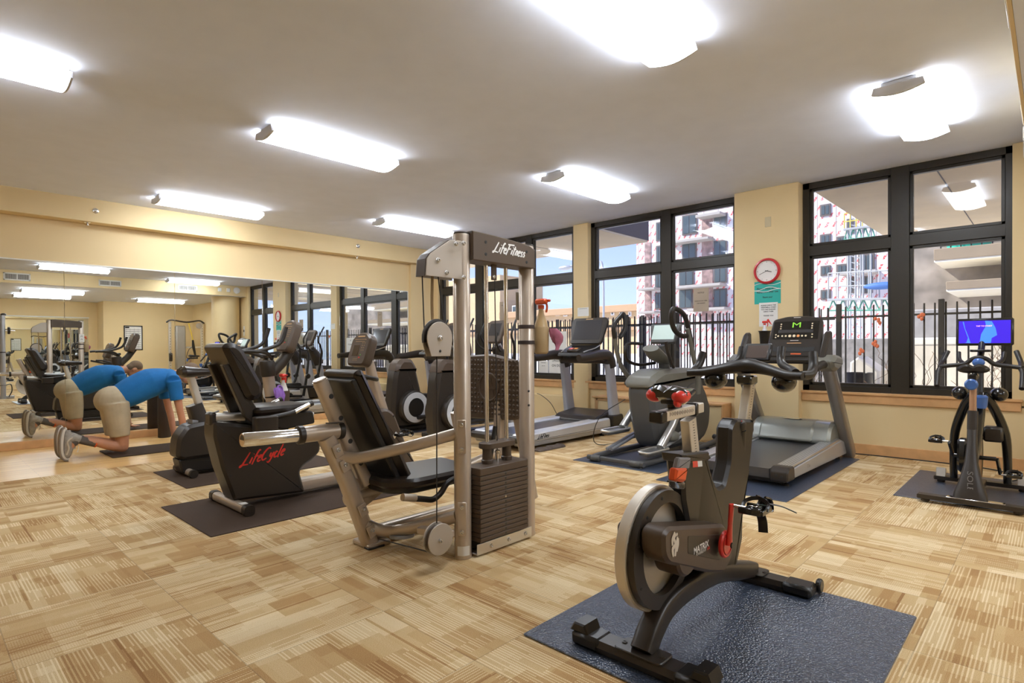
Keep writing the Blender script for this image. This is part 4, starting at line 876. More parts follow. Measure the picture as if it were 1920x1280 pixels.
# arched base beam
ob('base_beam', G().tube([(1.895, YB, 0.06), (1.955, YB, 0.125), (2.06, YB, 0.185), (2.25, YB, 0.205), (2.50, YB, 0.185), (2.75, YB, 0.125), (2.95, YB, 0.075)], [0.042, 0.042, 0.043, 0.045, 0.043, 0.042, 0.036], n=20, sq=5, up=(0, 1, 0)), M_char, SB)
# flywheel
WC = (2.022, 0.418)
fw = ob('flywheel', G().lathe([(0.0, -0.016), (0.03, -0.016), (0.17, -0.010), (0.215, -0.020), (0.237, -0.023), (0.241, -0.018), (0.241, 0.018), (0.237, 0.023), (0.215, 0.020), (0.17, 0.010), (0.0, 0.016)], (WC[0], YB + 0.030, WC[1]), (0, 1, 0), 72), mat('flywheel_alloy', (0.72, 0.66, 0.57), 0.36, 0.45), SB)
ann = G(); n = 48; o_, i_ = [], []
for k in range(n):
    a = 2 * math.pi * k / n; o_.append((WC[0] + 0.226 * math.cos(a), WC[1] + 0.226 * math.sin(a))); i_.append((WC[0] + 0.012 + 0.172 * math.cos(a), WC[1] + 0.176 * math.sin(a)))
for y0, y1 in ((YB - 0.022, YB + 0.0055),):
    vs = [(p[0], y0, p[1]) for p in o_] + [(p[0], y0, p[1]) for p in i_] + [(p[0], y1, p[1]) for p in o_] + [(p[0], y1, p[1]) for p in i_]
    fs = []
    for k in range(n):
        l = (k + 1) % n; fs += [(k, l, n + l, n + k), (2 * n + k, 3 * n + k, 3 * n + l, 2 * n + l), (k, 2 * n + k, 2 * n + l, l), (n + k, n + l, 3 * n + l, 3 * n + k)]
    ann.add(vs, fs)
wg = recalc(ob('wheel_guard', ann, M_char, SB, ang=50))
screws(wg, [(WC[0] - 0.19, YB - 0.022, WC[1] + 0.06), (WC[0] - 0.02, YB - 0.022, WC[1] + 0.20), (WC[0] - 0.13, YB - 0.022, WC[1] + 0.15), (WC[0] - 0.175, YB - 0.022, WC[1] - 0.1)], (0, -1, 0), 0.006, 0.002, M_ink, 'screw_hole')
# main frame, traced side profile
fr = [(2.129, 0.761), (2.151, 0.652), (2.155, 0.587), (2.196, 0.469), (2.219, 0.299), (2.420, 0.184), (2.678, 0.170), (2.748, 0.279), (2.762, 0.443), (2.828, 0.573), (2.897, 0.801), (2.897, 0.838), (2.664, 0.865), (2.615, 0.830), (2.602, 0.672), (2.544, 0.576), (2.476, 0.574), (2.433, 0.619), (2.360, 0.747)]
ob('frame', G().prism(sm2(rc2(fr, 0.02, 2), 2), YB - 0.038, YB + 0.038, 'y', 0.014), M_blk, SB)
ob('seat_collar', G().prism(rc2([(2.112, 0.776), (2.125, 0.740), (2.370, 0.713), (2.370, 0.752)], 0.006), YB - 0.045, YB + 0.045, 'y', 0.006), M_char, SB)
# drive cover
cv = [(1.878, 0.557), (2.354, 0.459), (2.430, 0.380), (2.429, 0.300), (2.353, 0.256), (2.200, 0.300), (1.870, 0.426), (1.839, 0.468), (1.836, 0.539)]
dc = ob('drive_cover', G().prism(rc2(cv, 0.025, 4), 1.0, YB - 0.02, 'y', 0.012), M_brown, SB)
ob('drive_cover_back', G().prism(rc2(cv, 0.03, 4), YB + 0.02, 1.20, 'y', 0.012), M_blk, SB)
ob('hub_barrel', G().lathe([(0.0, 0), (0.075, 0), (0.085, 0.01), (0.085, 0.10), (0.0, 0.10)], (2.035, 1.005, 0.418), (0, 1, 0), 32), M_brown, dc)
pn = [(2.016, 0.492), (2.299, 0.430), (2.298, 0.324), (2.015, 0.426)]
ob('inset_panel', G().prism(rc2(pn, 0.008, 3), 0.9985, 1.001, 'y', 0.0008), M_char, dc)
c = (2.124, 0.998, 0.422); ob('lettering', G().text('MATRIX', c, 0.036, (1, 0, 0.0), (0, 0, 1), 0.0006, bold=0.0008), M_white, dc)
c = (2.133, 0.998, 0.403); ob('lettering', G().text('POWERED BY', (c[0] - 0.01, c[1], c[2]), 0.014, (1, 0, 0), (0, 0, 1), 0.0006), M_white, dc)
ob('lettering', G().text('ICG', (c[0] + 0.055, c[1], c[2]), 0.014, (1, 0, 0), (0, 0, 1), 0.0006, bold=0.0004), M_red, dc)
c = v3((1.913, 0.998, 0.488)); g = G()
for sgn, pts in ((1, [(-0.012, -0.055), (-0.018, -0.02), (0.002, 0.0), (-0.006, 0.03), (0.014, 0.045)]), (1, [(0.0, -0.058), (0.006, -0.02), (0.014, 0.01), (0.018, 0.03)]), (1, [(-0.02, 0.0), (-0.018, 0.03), (0.0, 0.055)]), (1, [(0.012, -0.04), (0.02, -0.01), (0.021, 0.02)])):
    g.tube([c + V((a * 1.0, 0, b * 0.75)) for a, b in pts], [0.006, 0.009, 0.008, 0.006, 0.003][:len(pts)], n=8, flat=0.15, up=(0, 1, 0))
g.disc(c + V((0.014, 0, 0.032)), (0, 1, 0), 0.006, 0.002, 0.0005, 12)
ob('emblem', g, mat('cream_print', (0.66, 0.58, 0.48), 0.5), dc)
ob('lever_cover', G().prism(rc2([(2.074, 0.770), (2.173, 0.755), (2.154, 0.711), (2.052, 0.727)], 0.006), 1.06, 1.085, 'y', 0.006), M_grey, SB)
ob('resistance_lever', G().prism(rc2([(2.032, 0.736), (2.125, 0.722), (2.106, 0.672), (2.019, 0.691)], 0.006), 1.05, 1.085, 'y', 0.008), mat('orange_lever', (0.80, 0.10, 0.02), 0.35), SB)
ob('lever_pivot', G().prism(rc2([(2.021, 0.688), (2.100, 0.675), (2.100, 0.644), (2.047, 0.653)], 0.006), 1.05, 1.09, 'y', 0.006), M_chrome, SB)
pb = [(2.219, 0.733), (2.307, 0.725), (2.312, 0.697), (2.224, 0.706)]
sk = ob('warning_sticker', G().prism(pb, 1.0795, 1.0825, 'y', 0.0005), M_paper, SB)
ob('sticker_red', G().prism([pb[0], ((pb[0][0] + pb[1][0]) / 2, (pb[0][1] + pb[1][1]) / 2), ((pb[2][0] + pb[3][0]) / 2, (pb[2][1] + pb[3][1]) / 2), pb[3]], 1.0785, 1.0795, 'y', 0.0003), M_red, sk)
# crank and pedals
CX = 2.295; CZ = 0.398
cr = G().disc((CX, 0.975, CZ), (0, 1, 0), 0.055, 0.018, 0.005, 36)
crk = ob('chainring_cover', cr, M_red, SB)
ob('ring_groove', G().tube([(CX + 0.04 * math.cos(t * math.pi / 10), 0.9655, CZ + 0.04 * math.sin(t * math.pi / 10)) for t in range(20)], 0.003, n=6, closed=True), mat('dark_red', (0.4, 0.015, 0.01), 0.3), crk)
ob('crank_arm', G().tube([(CX, 0.96, CZ), (CX + 0.004, 0.957, CZ + 0.08), (CX + 0.008, 0.952, CZ + 0.165)], [0.019, 0.014, 0.016], n=14, flat=0.6, up=(0, 1, 0), smooth=False), M_red, SB)
ob('crank_bolt', G().disc((CX, 0.948, CZ), (0, 1, 0), 0.012, 0.008, 0.002, 14), M_blk, SB)
ob('crank_arm', G().tube([(CX, 1.27, CZ), (CX - 0.004, 1.275, CZ - 0.08), (CX - 0.008, 1.28, CZ - 0.165)], [0.019, 0.014, 0.016], n=14, flat=0.6, up=(0, 1, 0), smooth=False), M_red, SB)
ob('crank_axle', G().rod((CX, 0.97, CZ), (CX, 1.27, CZ), 0.014, 14), M_bolt, SB)
def pedal(parent, c, side=-1, s=1.0):
    """platform pedal with toe cage; c is the axle end at the crank, body lies on the given side along y"""
    c = v3(c); k = side * s
    ob('pedal_axle', G().rod(c, c + V((0, k * 0.05, 0)), 0.007 * s, 10), M_chrome, parent)
    m = c + V((0, k * 0.075, 0)); pd = ob('pedal', G().box(m, (0.05 * s, 0.055 * s, 0.022 * s), 0.005).box(m + V((0.042 * s, 0, 0)), (0.010 * s, 0.085 * s, 0.024 * s), 0.003).box(m + V((-0.042 * s, 0, 0)), (0.010 * s, 0.085 * s, 0.024 * s), 0.003).box(m + V((0, k / s * 0.045 * s, 0)), (0.09 * s, 0.008 * s, 0.02 * s), 0.002), M_blkg, parent)
    ob('clip', G().box(m + V((0, 0, 0.014 * s)), (0.035 * s, 0.03 * s, 0.006 * s), 0.002).box(m + V((0, 0, -0.014 * s)), (0.03 * s, 0.035 * s, 0.006 * s), 0.002), M_chrome, pd)
    ob('toe_cage', G().tube([m + V((0.04 * s, -0.04 * s, -0.01 * s)), m + V((0.10 * s, -0.032 * s, -0.02 * s)), m + V((0.12 * s, -0.02 * s, 0.015 * s)), m + V((0.07 * s, -0.015 * s, 0.034 * s))], 0.006 * s, 8, flat=0.6).tube([m + V((0.04 * s, 0.04 * s, -0.01 * s)), m + V((0.10 * s, 0.032 * s, -0.02 * s)), m + V((0.12 * s, 0.02 * s, 0.015 * s)), m + V((0.07 * s, 0.015 * s, 0.034 * s))], 0.006 * s, 8, flat=0.6).box(m + V((0.125 * s, 0, 0.0)), (0.008 * s, 0.05 * s, 0.03 * s), 0.003), M_blkg, pd)
    ob('pedal_strap', G().tube([m + V((0, -0.046 * s, 0)), m + V((0.03 * s, -0.04 * s, 0.022 * s)), m + V((0.045 * s, 0, 0.034 * s)), m + V((0.03 * s, 0.04 * s, 0.022 * s)), m + V((0, 0.046 * s, 0)), ], 0.008 * s, 8, flat=0.2, up=(1, 0, 0)), M_blk, pd)
    return pd
pedal(SB, (CX + 0.008, 0.942, CZ + 0.160), -1, 1.05); pedal(SB, (CX - 0.008, 1.30, CZ - 0.165), 1, 1.05)
ob('hanging_strap', G().tube([(2.35, 0.86, 0.545), (2.37, 0.855, 0.50), (2.365, 0.85, 0.455)], 0.020, n=8, flat=0.15, up=(1, 0, 0)), M_blk, SB)
ob('loose_strap', G().tube([(2.40, 0.84, 0.565), (2.43, 0.80, 0.555), (2.47, 0.76, 0.53)], 0.010, n=8, flat=0.25), M_blk, SB)
# seat post, slider, saddle
sp1, sp0 = (2.273, 1.120, 0.898), (2.311, 1.120, 0.746)
M_post = mat('white_alloy_post', (0.66, 0.62, 0.55), 0.35, 0.5)
def scale_post(name, a, b, w, h, parent, n=16, up=(1, 0, 0)):
    p = ob(name, G().bar(a, b, w, h, up=up, sq=9, n=24), M_post, parent); a, b = v3(a), v3(b); d = (b - a); g = G()
    for k in range(1, n): q = a + d * (k / n); g.box(q + V((0, -w / 2 - 0.0004, 0)), (0.012, 0.0012, 0.0022), 0.0002)
    ob('scale_marks', g, M_ink, p)['kind'] = 'stuff'; return p
scale_post('seat_post', (sp0[0] - 0.01, YB, sp0[2] - 0.03), (sp1[0] - 0.01, YB, sp1[2]), 0.044, 0.07, SB)
sl0, sl1 = (1.964, 1.120, 0.931), (2.362, 1.120, 0.919)
sl0 = (1.995, YB, 0.925); sl1 = (2.36, YB, 0.940)
slb = ob('seat_slider', G().bar((2.03, YB, 0.930), sl1, 0.05, 0.042, sq=9, n=24), M_post, SB)
ob('slider_cap', G().box((2.012, YB, 0.929), (0.05, 0.058, 0.046), 0.006), M_blk, slb); ob('slider_clamp', G().box((2.29, YB, 0.938), (0.028, 0.06, 0.054), 0.006), M_blk, slb)
g = G()
for k in range(20): g.box((2.06 + k * 0.0105, YB - 0.0254, 0.937), (0.0018, 0.001, 0.010 if k % 2 else 0.016), 0.0002)
ob('scale_marks', g, M_ink, slb)['kind'] = 'stuff'
ob('seat_clamp', G().box((2.145, YB, 0.972), (0.07, 0.04, 0.05), 0.01).rod((2.10, YB - 0.03, 0.985), (2.10, YB + 0.03, 0.985), 0.014, 12), M_blk, SB)
ob('adjust_knob', G().disc((2.075, YB - 0.05, 0.985), (0, 1, 0), 0.020, 0.022, 0.005, 10), M_red, SB)
def saddle(parent, c, s=1.0, m=M_blkg, side=None, hh=1.0):
    c = v3(c); rings = []
    for k in range(11):                  # rear to nose
        t = k / 10; x = (-0.12 + 0.26 * t) * s; w = (0.090 * (1 - t) ** 0.9 + 0.022) * s * (0.80 + 0.2 * min(1, t * 6)); h = 0.040 * hh * s * (1 - 0.5 * t) * (0.55 if k == 0 else 1.0); w *= (0.8 if k == 0 else 1.0); ring = []
        for q in range(20):
            a = 2 * math.pi * q / 20; yy = w * math.cos(a); zz = math.sin(a) * h
            if math.sin(a) > 0: zz -= 0.026 * s * math.exp(-(yy / (0.02 * s)) ** 2) * (1 - t * 0.6)
            ring.append(c + V((x, yy, zz + 0.010 * s * (1 - t) ** 2 - 0.012 * s * abs(yy / w) * (1 - t))))
        rings.append(ring)
    sd = ob('saddle', G().loft(rings), m, parent)
    if side:
        for sg in (-1, 1):
            ob('saddle_side', G().ell(c + V((-0.078 * s, sg * 0.060 * s, -0.008 * s)), (0.055 * s, 0.037 * s, 0.031 * s), 20, 12), side, sd)
    ob('saddle_rails', G().tube([c + V((-0.09 * s, 0.02 * s, -0.02 * s)), c + V((-0.03 * s, 0.022 * s, -0.05 * s)), c + V((0.05 * s, 0.02 * s, -0.045 * s)), c + V((0.11 * s, 0.008 * s, -0.02 * s))], 0.004 * s, 8).tube([c + V((-0.09 * s, -0.02 * s, -0.02 * s)), c + V((-0.03 * s, -0.022 * s, -0.05 * s)), c + V((0.05 * s, -0.02 * s, -0.045 * s)), c + V((0.11 * s, -0.008 * s, -0.02 * s))], 0.004 * s, 8), M_chrome, sd)
    return sd
saddle(SB, (2.165, YB, 1.015), 0.92, M_blkg, M_red)
# handlebar stem and bars
hs0, hs1 = (2.854, 1.120, 0.830), (2.937, 1.120, 1.043)
scale_post('handlebar_post', (hs0[0], YB, hs0[2] - 0.02), (hs1[0], YB, hs1[2]), 0.044, 0.062, SB, 18)
ob('height_knob', G().lathe([(0.018, 0), (0.030, 0.01), (0.034, 0.035), (0.030, 0.048), (0.0, 0.05)], (hs0[0] - 0.10, YB - 0.02, hs0[2] - 0.035), (-0.25, 0, 1), 18), M_blk, SB)
ob('knob_mark', G().disc((hs0[0] - 0.113, YB - 0.02, hs0[2] + 0.014), (-0.25, 0, 1), 0.017, 0.004, 0.001, 12), M_red, SB)
ob('knob_sleeve', G().tube([(hs0[0] - 0.10, YB - 0.02, hs0[2] - 0.03), (hs0[0] - 0.075, YB - 0.01, hs0[2] - 0.16)], [0.030, 0.024], n=16, smooth=False), M_blk, SB)
hz = 1.085; hx = 2.93
ob('bar_clamp', G().box((2.90, YB, 1.035), (0.09, 0.075, 0.045), 0.008), M_blkg, SB)
hb = G().tube([(hx - 0.10, YB + 0.285, hz - 0.02), (hx - 0.07, YB + 0.20, hz - 0.015), (hx - 0.03, YB + 0.09, hz + 0.005), (hx - 0.02, YB, hz + 0.018), (hx - 0.03, YB - 0.09, hz + 0.005), (hx - 0.07, YB - 0.20, hz - 0.02), (hx - 0.10, YB - 0.285, hz - 0.022)], [0.022, 0.024, 0.034, 0.046, 0.034, 0.024, 0.022], n=18, up=(0, 0, 1), flat=0.85)
hbo = ob('handlebar', hb, M_rub, SB)
for sg in (-1, 1):
    ob('grip', G().tube([(hx - 0.09, YB + sg * 0.27, hz - 0.02), (hx - 0.02, YB + sg * 0.29, hz - 0.015), (hx + 0.04, YB + sg * 0.285, hz + 0.02), (hx + 0.07, YB + sg * 0.275, hz + 0.085)], 0.021, n=14), M_rub, hbo)
    ob('grip', G().tube([(hx - 0.05, YB + sg * 0.235, hz - 0.01), (hx + 0.04, YB + sg * 0.19, hz + 0.0), (hx + 0.10, YB + sg * 0.13, hz + 0.02), (hx + 0.14, YB + sg * 0.105, hz + 0.05), (hx + 0.17, YB + sg * 0.10, hz + 0.11)], 0.020, n=14), M_rub, hbo)
    ob('bottle_cage', G().ell((hx - 0.01, YB + sg * 0.17, hz - 0.055), (0.075, 0.055, 0.052), 18, 10), M_blkg, hbo)
ob('console', G().box((hx + 0.10, YB - 0.005, hz + 0.085), (0.018, 0.135, 0.10), 0.006, Matrix.Rotation(math.radians(28), 3, 'Y')), M_blk, SB)
ob('console_screen', G().box((hx + 0.092, YB - 0.005, hz + 0.088), (0.006, 0.105, 0.075), 0.002, Matrix.Rotation(math.radians(28), 3, 'Y')), mat('console_glass', (0.13, 0.10, 0.09), 0.15), SB)
ob('console_arm', G().tube([(hx, YB, hz + 0.01), (hx + 0.06, YB, hz + 0.02), (hx + 0.10, YB, hz + 0.05)], 0.02, 10), M_blk, SB)

# ================================================================ recumbent bike
RB_ = thing('recumbent_bike', 'black recumbent exercise bike with red script lettering on its shroud', 'exercise bike', (2.4, 4.52, 0))
body = [(1.550, 0.672), (1.548, 0.564), (1.60, 0.33), (1.686, 0.075), (2.240, 0.040), (2.197, 0.209), (2.225, 0.252), (2.30, 0.29), (2.374, 0.350), (2.385, 0.45), (2.20, 0.50), (1.95, 0.60)]
sh = ob('rear_shroud', G().prism(sm2(rc2(body, 0.02, 2), 1), 4.42, 4.64, 'y', 0.02), M_char, RB_)
ob('lettering', script_text('LifeCycle', (1.90, 4.4185, 0.385), 0.085, (1, 0, 0.12), (0, 0, 1), 0.062, 0.35), M_red, sh)
screws(sh, [(2.19, 4.42, 0.09), (1.66, 4.42, 0.27), (1.62, 4.42, 0.60)], (0, -1, 0), 0.008, 0.002, M_ink, 'screw_hole')
ob('top_rail', G().bar((1.57, 4.53, 0.70), (2.35, 4.53, 0.645), 0.10, 0.06, sq=7), M_alu, RB_); ob('rail_end_cap', G().box((1.565, 4.53, 0.69), (0.05, 0.115, 0.10), 0.015), M_char, RB_)
ob('rear_foot', G().tube([(1.70, 4.22, 0.045), (1.70, 4.84, 0.045)], 0.034, n=16, smooth=False, sq=3), M_silver, RB_)
for y in (4.215, 4.845): ob('foot_cap', G().tube([(1.70, y - 0.03, 0.045), (1.70, y + 0.03, 0.045)], 0.038, n=16, smooth=False, sq=3), M_char, RB_)
ob('levelling_feet', G().disc((1.70, 4.25, 0.011), (0, 0, 1), 0.024, 0.014, 0.003, 14), M_rub, RB_); ob('levelling_feet', G().disc((1.70, 4.81, 0.011), (0, 0, 1), 0.024, 0.014, 0.003, 14), M_rub, RB_)
ob('serial_label', G().span((1.675, 4.27, 0.0795), (1.725, 4.33, 0.0802), 0.0003), M_paper, RB_)
ob('main_beam', G().bar((1.75, 4.53, 0.085), (3.30, 4.53, 0.085), 0.13, 0.10, sq=6), M_silver, RB_)
ob('front_foot', G().tube([(3.27, 4.25, 0.04), (3.27, 4.81, 0.04)], 0.032, n=14, smooth=False), M_char, RB_)
hs = [(2.86, 0.10), (2.82, 0.60), (2.92, 0.645), (3.03, 0.66), (3.12, 0.60), (3.26, 0.28), (3.36, 0.10)]
fh = ob('front_housing', G().prism(rc2(hs, 0.04, 4), 4.42, 4.64, 'y', 0.025), M_brown, RB_)
screws(fh, [(3.10, 4.42, 0.58), (3.27, 4.42, 0.20)], (0, -1, 0), 0.007, 0.002, M_ink, 'screw_hole')
ob('crank_disc', G().disc((3.02, 4.405, 0.33), (0, 1, 0), 0.09, 0.02, 0.006, 28), M_char, RB_)
pedal(RB_, (3.10, 4.385, 0.42), -1, 1.0); ob('crank_arm', G().bar((3.02, 4.39, 0.33), (3.11, 4.385, 0.43), 0.012, 0.03, up=(0, 0, 1)), M_alu, RB_)
ob('console_mast', G().tube([(3.06, 4.53, 0.60), (2.96, 4.53, 0.90), (2.915, 4.53, 1.08)], [0.058, 0.052, 0.045], n=22, smooth=False, flat=0.8), M_silver, RB_)
def cardio_console(parent, c, tilt, w=0.27, h=0.33, th=0.07, colr=None):
    """rounded-top console leaning back; its face looks towards -x"""
    c = v3(c); R = Matrix.Rotation(math.radians(tilt), 3, 'Y'); g = G()
    out = [(-w / 2 * 0.86, -h / 2), (w / 2 * 0.86, -h / 2), (w / 2, -h / 2 + 0.05), (w / 2, h / 2 - 0.06), (w / 4, h / 2 - 0.008), (0, h / 2), (-w / 4, h / 2 - 0.008), (-w / 2, h / 2 - 0.06), (-w / 2, -h / 2 + 0.05)]
    g.prism(rc2(out, 0.03, 3), -th / 2, th / 2, 'x', 0.016); g.v = [tuple(R @ V(p) + c) for p in g.v]
    co = ob('console', g, colr or M_brown, parent)
    def put(name, boxes, m):
        g = G()
        for (y, z, sy, sz) in boxes: g.box((-th / 2 - 0.0012, y, z), (0.003, sy, sz), 0.0008)
        g.v = [tuple(R @ V(p) + c) for p in g.v]; return ob(name, g, m, co)
    put('display', [(0.035, -0.02, 0.09, 0.10)], mat('dim_display', (0.07, 0.05, 0.035), 0.2))
    put('heading_print', [(0.0, h * 0.36, 0.11, 0.012), (0.0, h * 0.27, 0.18, 0.004), (0.0, h * 0.21, 0.15, 0.004)], mat('gold_print', (0.55, 0.34, 0.16), 0.5))
    put('key_print', [(-0.05 - (k % 2) * 0.03, 0.05 - 0.022 * (k // 2), 0.010, 0.006) for k in range(8)] + [(0.04 - 0.02 * (k % 4), -0.095 - 0.015 * (k // 4), 0.006, 0.005) for k in range(8)], mat('gold_print', (0.55, 0.34, 0.16), 0.5))
    put('start_key', [(-0.055, -0.06, 0.014, 0.010)], mat('green_key', (0.10, 0.42, 0.06), 0.4)); put('stop_key', [(-0.045, -0.085, 0.024, 0.012)], M_red)
    return co
cardio_console(RB_, (2.85, 4.53, 1.19), 18, 0.30, 0.31, 0.09)
ob('handlebar', G().tube([(2.60, 4.72, 1.00), (2.70, 4.76, 0.995), (2.82, 4.74, 0.955), (2.93, 4.60, 0.93), (2.95, 4.53, 0.93), (2.93, 4.46, 0.93), (2.86, 4.33, 0.93), (2.74, 4.27, 0.955), (2.60, 4.30, 0.99)], 0.0185, n=12), M_rub, RB_)
# seat unit
ob('seat_carriage', G().prism(rc2([(1.80, 0.63), (1.78, 0.72), (2.28, 0.70), (2.30, 0.60), (2.05, 0.575)], 0.02), 4.36, 4.70, 'y', 0.01), M_blk, RB_)
ob('seat', G().prism(rc2([(1.80, 4.30), (2.26, 4.34), (2.26, 4.72), (1.80, 4.76)], 0.06, 5), 0.705, 0.765, 'z', 0.02), M_vin, RB_)
bkp = [(1.575, 1.215), (1.60, 1.245), (1.665, 1.25), (1.72, 1.205), (1.865, 0.93), (1.86, 0.85), (1.80, 0.815), (1.745, 0.84)]
ob('backrest', G().prism(rc2(bkp, 0.03, 4), 4.31, 4.73, 'y', 0.035), M_vin, RB_)
for y in (4.36, 4.62): ob('back_bracket', G().prism(rc2([(1.585, 1.09), (1.64, 1.09), (1.83, 0.76), (1.86, 0.66), (1.79, 0.655), (1.745, 0.70)], 0.012), y, y + 0.055, 'y', 0.006), M_char, RB_)
ob('storage_tray', G().prism(rc2([(1.76, 4.20), (1.93, 4.20), (1.93, 4.30), (1.76, 4.30)], 0.03), 0.60, 0.705, 'z', 0.006), M_char, RB_)
ob('storage_tray', G().prism(rc2([(1.76, 4.76), (1.93, 4.76), (1.93, 4.86), (1.76, 4.86)], 0.03), 0.60, 0.705, 'z', 0.006), M_char, RB_)
for y, s in ((4.265, 1), (4.80, -1)):
    a = ob('side_handle', G().tube([(1.86, y, 0.685), (2.00, y, 0.700), (2.08, y, 0.715)], 0.020, n=12), M_rub, RB_)
    ob('chrome_sensor', G().rod((2.08, y, 0.715), (2.20, y, 0.765), 0.0185, 14), M_chrome, a); ob('handle_tip', G().rod((2.20, y, 0.765), (2.225, y, 0.775), 0.022, 14), M_rub, a)
# ================================================================ upright bike
UB = thing('upright_bike', 'upright exercise bike with wide dark saddle on a pale post', 'exercise bike', (2.3, 6.05, 0))
ub = [(1.745, 0.20), (1.76, 0.37), (1.84, 0.485), (1.98, 0.505), (2.20, 0.50), (2.45, 0.52), (2.62, 0.60), (2.70, 0.62), (2.80, 0.50), (2.86, 0.25), (2.80, 0.17), (1.80, 0.165)]
us = ob('shroud', G().prism(rc2(ub, 0.04, 4), 5.93, 6.17, 'y', 0.03), M_char, UB)
ob('lower_shroud', G().prism(rc2([(1.80, 0.035), (1.77, 0.17), (2.80, 0.17), (2.84, 0.035)], 0.02), 5.95, 6.15, 'y', 0.012), M_blk, UB)
ob('top_cover', G().bar((1.90, 6.05, 0.505), (2.55, 6.05, 0.53), 0.15, 0.05, sq=6), M_grey, UB)
ob('seat_collar', G().tube([(2.03, 6.05, 0.46), (1.97, 6.05, 0.56), (1.935, 6.05, 0.672)], [0.085, 0.072, 0.066], n=20, sq=5, smooth=False), M_char, UB)
ob('seat_post', G().bar((2.00, 6.05, 0.60), (1.905, 6.05, 0.955), 0.075, 0.065, up=(1, 0, 0), sq=5), M_post, UB)
saddle(UB, (1.965, 6.05, 0.985), 1.28, M_vin, None, 1.25)
ob('seat_lever', G().bar((2.03, 5.99, 0.56), (2.13, 5.95, 0.60), 0.03, 0.015), M_grey, UB)
for x in (1.855, 2.80):
    f = ob('foot_bar', G().tube([(x, 5.83, 0.045), (x, 6.27, 0.045)], 0.034, n=14, smooth=False), M_silver, UB)
    for y in (5.825, 6.275): ob('foot_cap', G().tube([(x, y - 0.02, 0.045), (x, y + 0.02, 0.045)], 0.0375, n=14, smooth=False), M_char, f)
    ob('rubber_foot', G().disc((x, 5.86, 0.0115), (0, 0, 1), 0.024, 0.012, 0.003, 12).disc((x, 6.24, 0.0115), (0, 0, 1), 0.024, 0.012, 0.003, 12), M_rub, f)
ob('crank_disc', G().disc((2.36, 5.92, 0.32), (0, 1, 0), 0.10, 0.02, 0.006, 28), M_grey, UB); pedal(UB, (2.42, 5.905, 0.20), -1, 1.0)
ob('front_mast', G().tube([(2.72, 6.05, 0.50), (2.69, 6.05, 0.70), (2.655, 6.05, 0.955)], [0.060, 0.060, 0.062], n=22, smooth=False), M_silver, UB)
ob('mast_cap', G().lathe([(0.072, 0), (0.078, 0.02), (0.078, 0.14), (0.070, 0.165), (0.03, 0.17)], (2.665, 6.05, 0.915), (-0.1, 0, 1), 28), M_char, UB)
ob('console_arm', G().tube([(2.70, 6.05, 0.95), (2.82, 6.05, 1.07), (2.92, 6.05, 1.22)], [0.055, 0.052, 0.05], n=18, smooth=False, sq=3.5), M_char, UB)
cardio_console(UB, (2.90, 6.05, 1.335), 20, 0.28, 0.36, 0.10)
ob('mast_strap', G().lathe([(0.0605, -0.009), (0.064, -0.007), (0.064, 0.007), (0.0605, 0.009)], (2.692, 6.05, 0.70), (-0.13, 0, 1), 24), M_blk, UB)
for s in (-1, 1):
    ob('handlebar', G().tube([(2.68, 6.05 + s * 0.05, 1.10), (2.55, 6.05 + s * 0.20, 1.165), (2.38, 6.05 + s * 0.21, 1.18), (2.30, 6.05 + s * 0.205, 1.175)], 0.019, n=12), M_rub, UB)
    ob('handlebar', G().tube([(2.45, 6.05 + s * 0.21, 1.175), (2.65, 6.05 + s * 0.21, 1.235), (2.72, 6.05 + s * 0.21, 1.30), (2.765, 6.05 + s * 0.205, 1.43)], 0.019, n=12), M_rub, UB)
ob('cross_tube', G().rod((2.66, 5.86, 1.13), (2.66, 6.24, 1.13), 0.02, 12), M_rub, UB)
hd_ = thing('bottle_holder', 'brown-grey bottle holder strapped to the upright bike mast', 'bottle holder', (2.76, 5.93, 0.62))
ob('cup', G().lathe([(0.044, 0.62), (0.056, 0.63), (0.062, 0.76), (0.058, 0.762), (0.052, 0.635), (0.0, 0.632)], (2.775, 5.94, 0), n=24), M_brown, hd_)
bottle('white spray bottle with red trigger in the upright bike holder', (2.775, 5.94, 0.637), M_milky, M_red, 1.25)
M_purple = mat('purple_microfibre', (0.27, 0.13, 0.46), 0.95, var=0.12, vscale=40)
g = G(); rings = []
for k in range(11):
    t = k / 10; c = V((2.685 + 0.035 * t, 5.88 - 0.015 * math.sin(3 * t), 0.80 - 0.19 * t)); w = 0.028 + 0.022 * math.sin(math.pi * min(1, 0.15 + t))
    rings.append([c + V((w * math.cos(q * math.pi / 10) * (1 + 0.18 * math.sin(q * 1.9 + k * 0.8)), 0.42 * w * math.sin(q * math.pi / 10) * (1 + 0.3 * math.sin(q * 2.7)), 0)) for q in range(20)])
g.loft(rings); g.tube([(2.68, 5.885, 0.795), (2.70, 5.885, 0.82), (2.73, 5.88, 0.80), (2.735, 5.875, 0.74)], 0.018, n=10, flat=0.5)
tag(ob('cleaning_cloth', g, M_purple), 'purple cleaning cloth draped on the upright bike bottle holder', 'cloth')
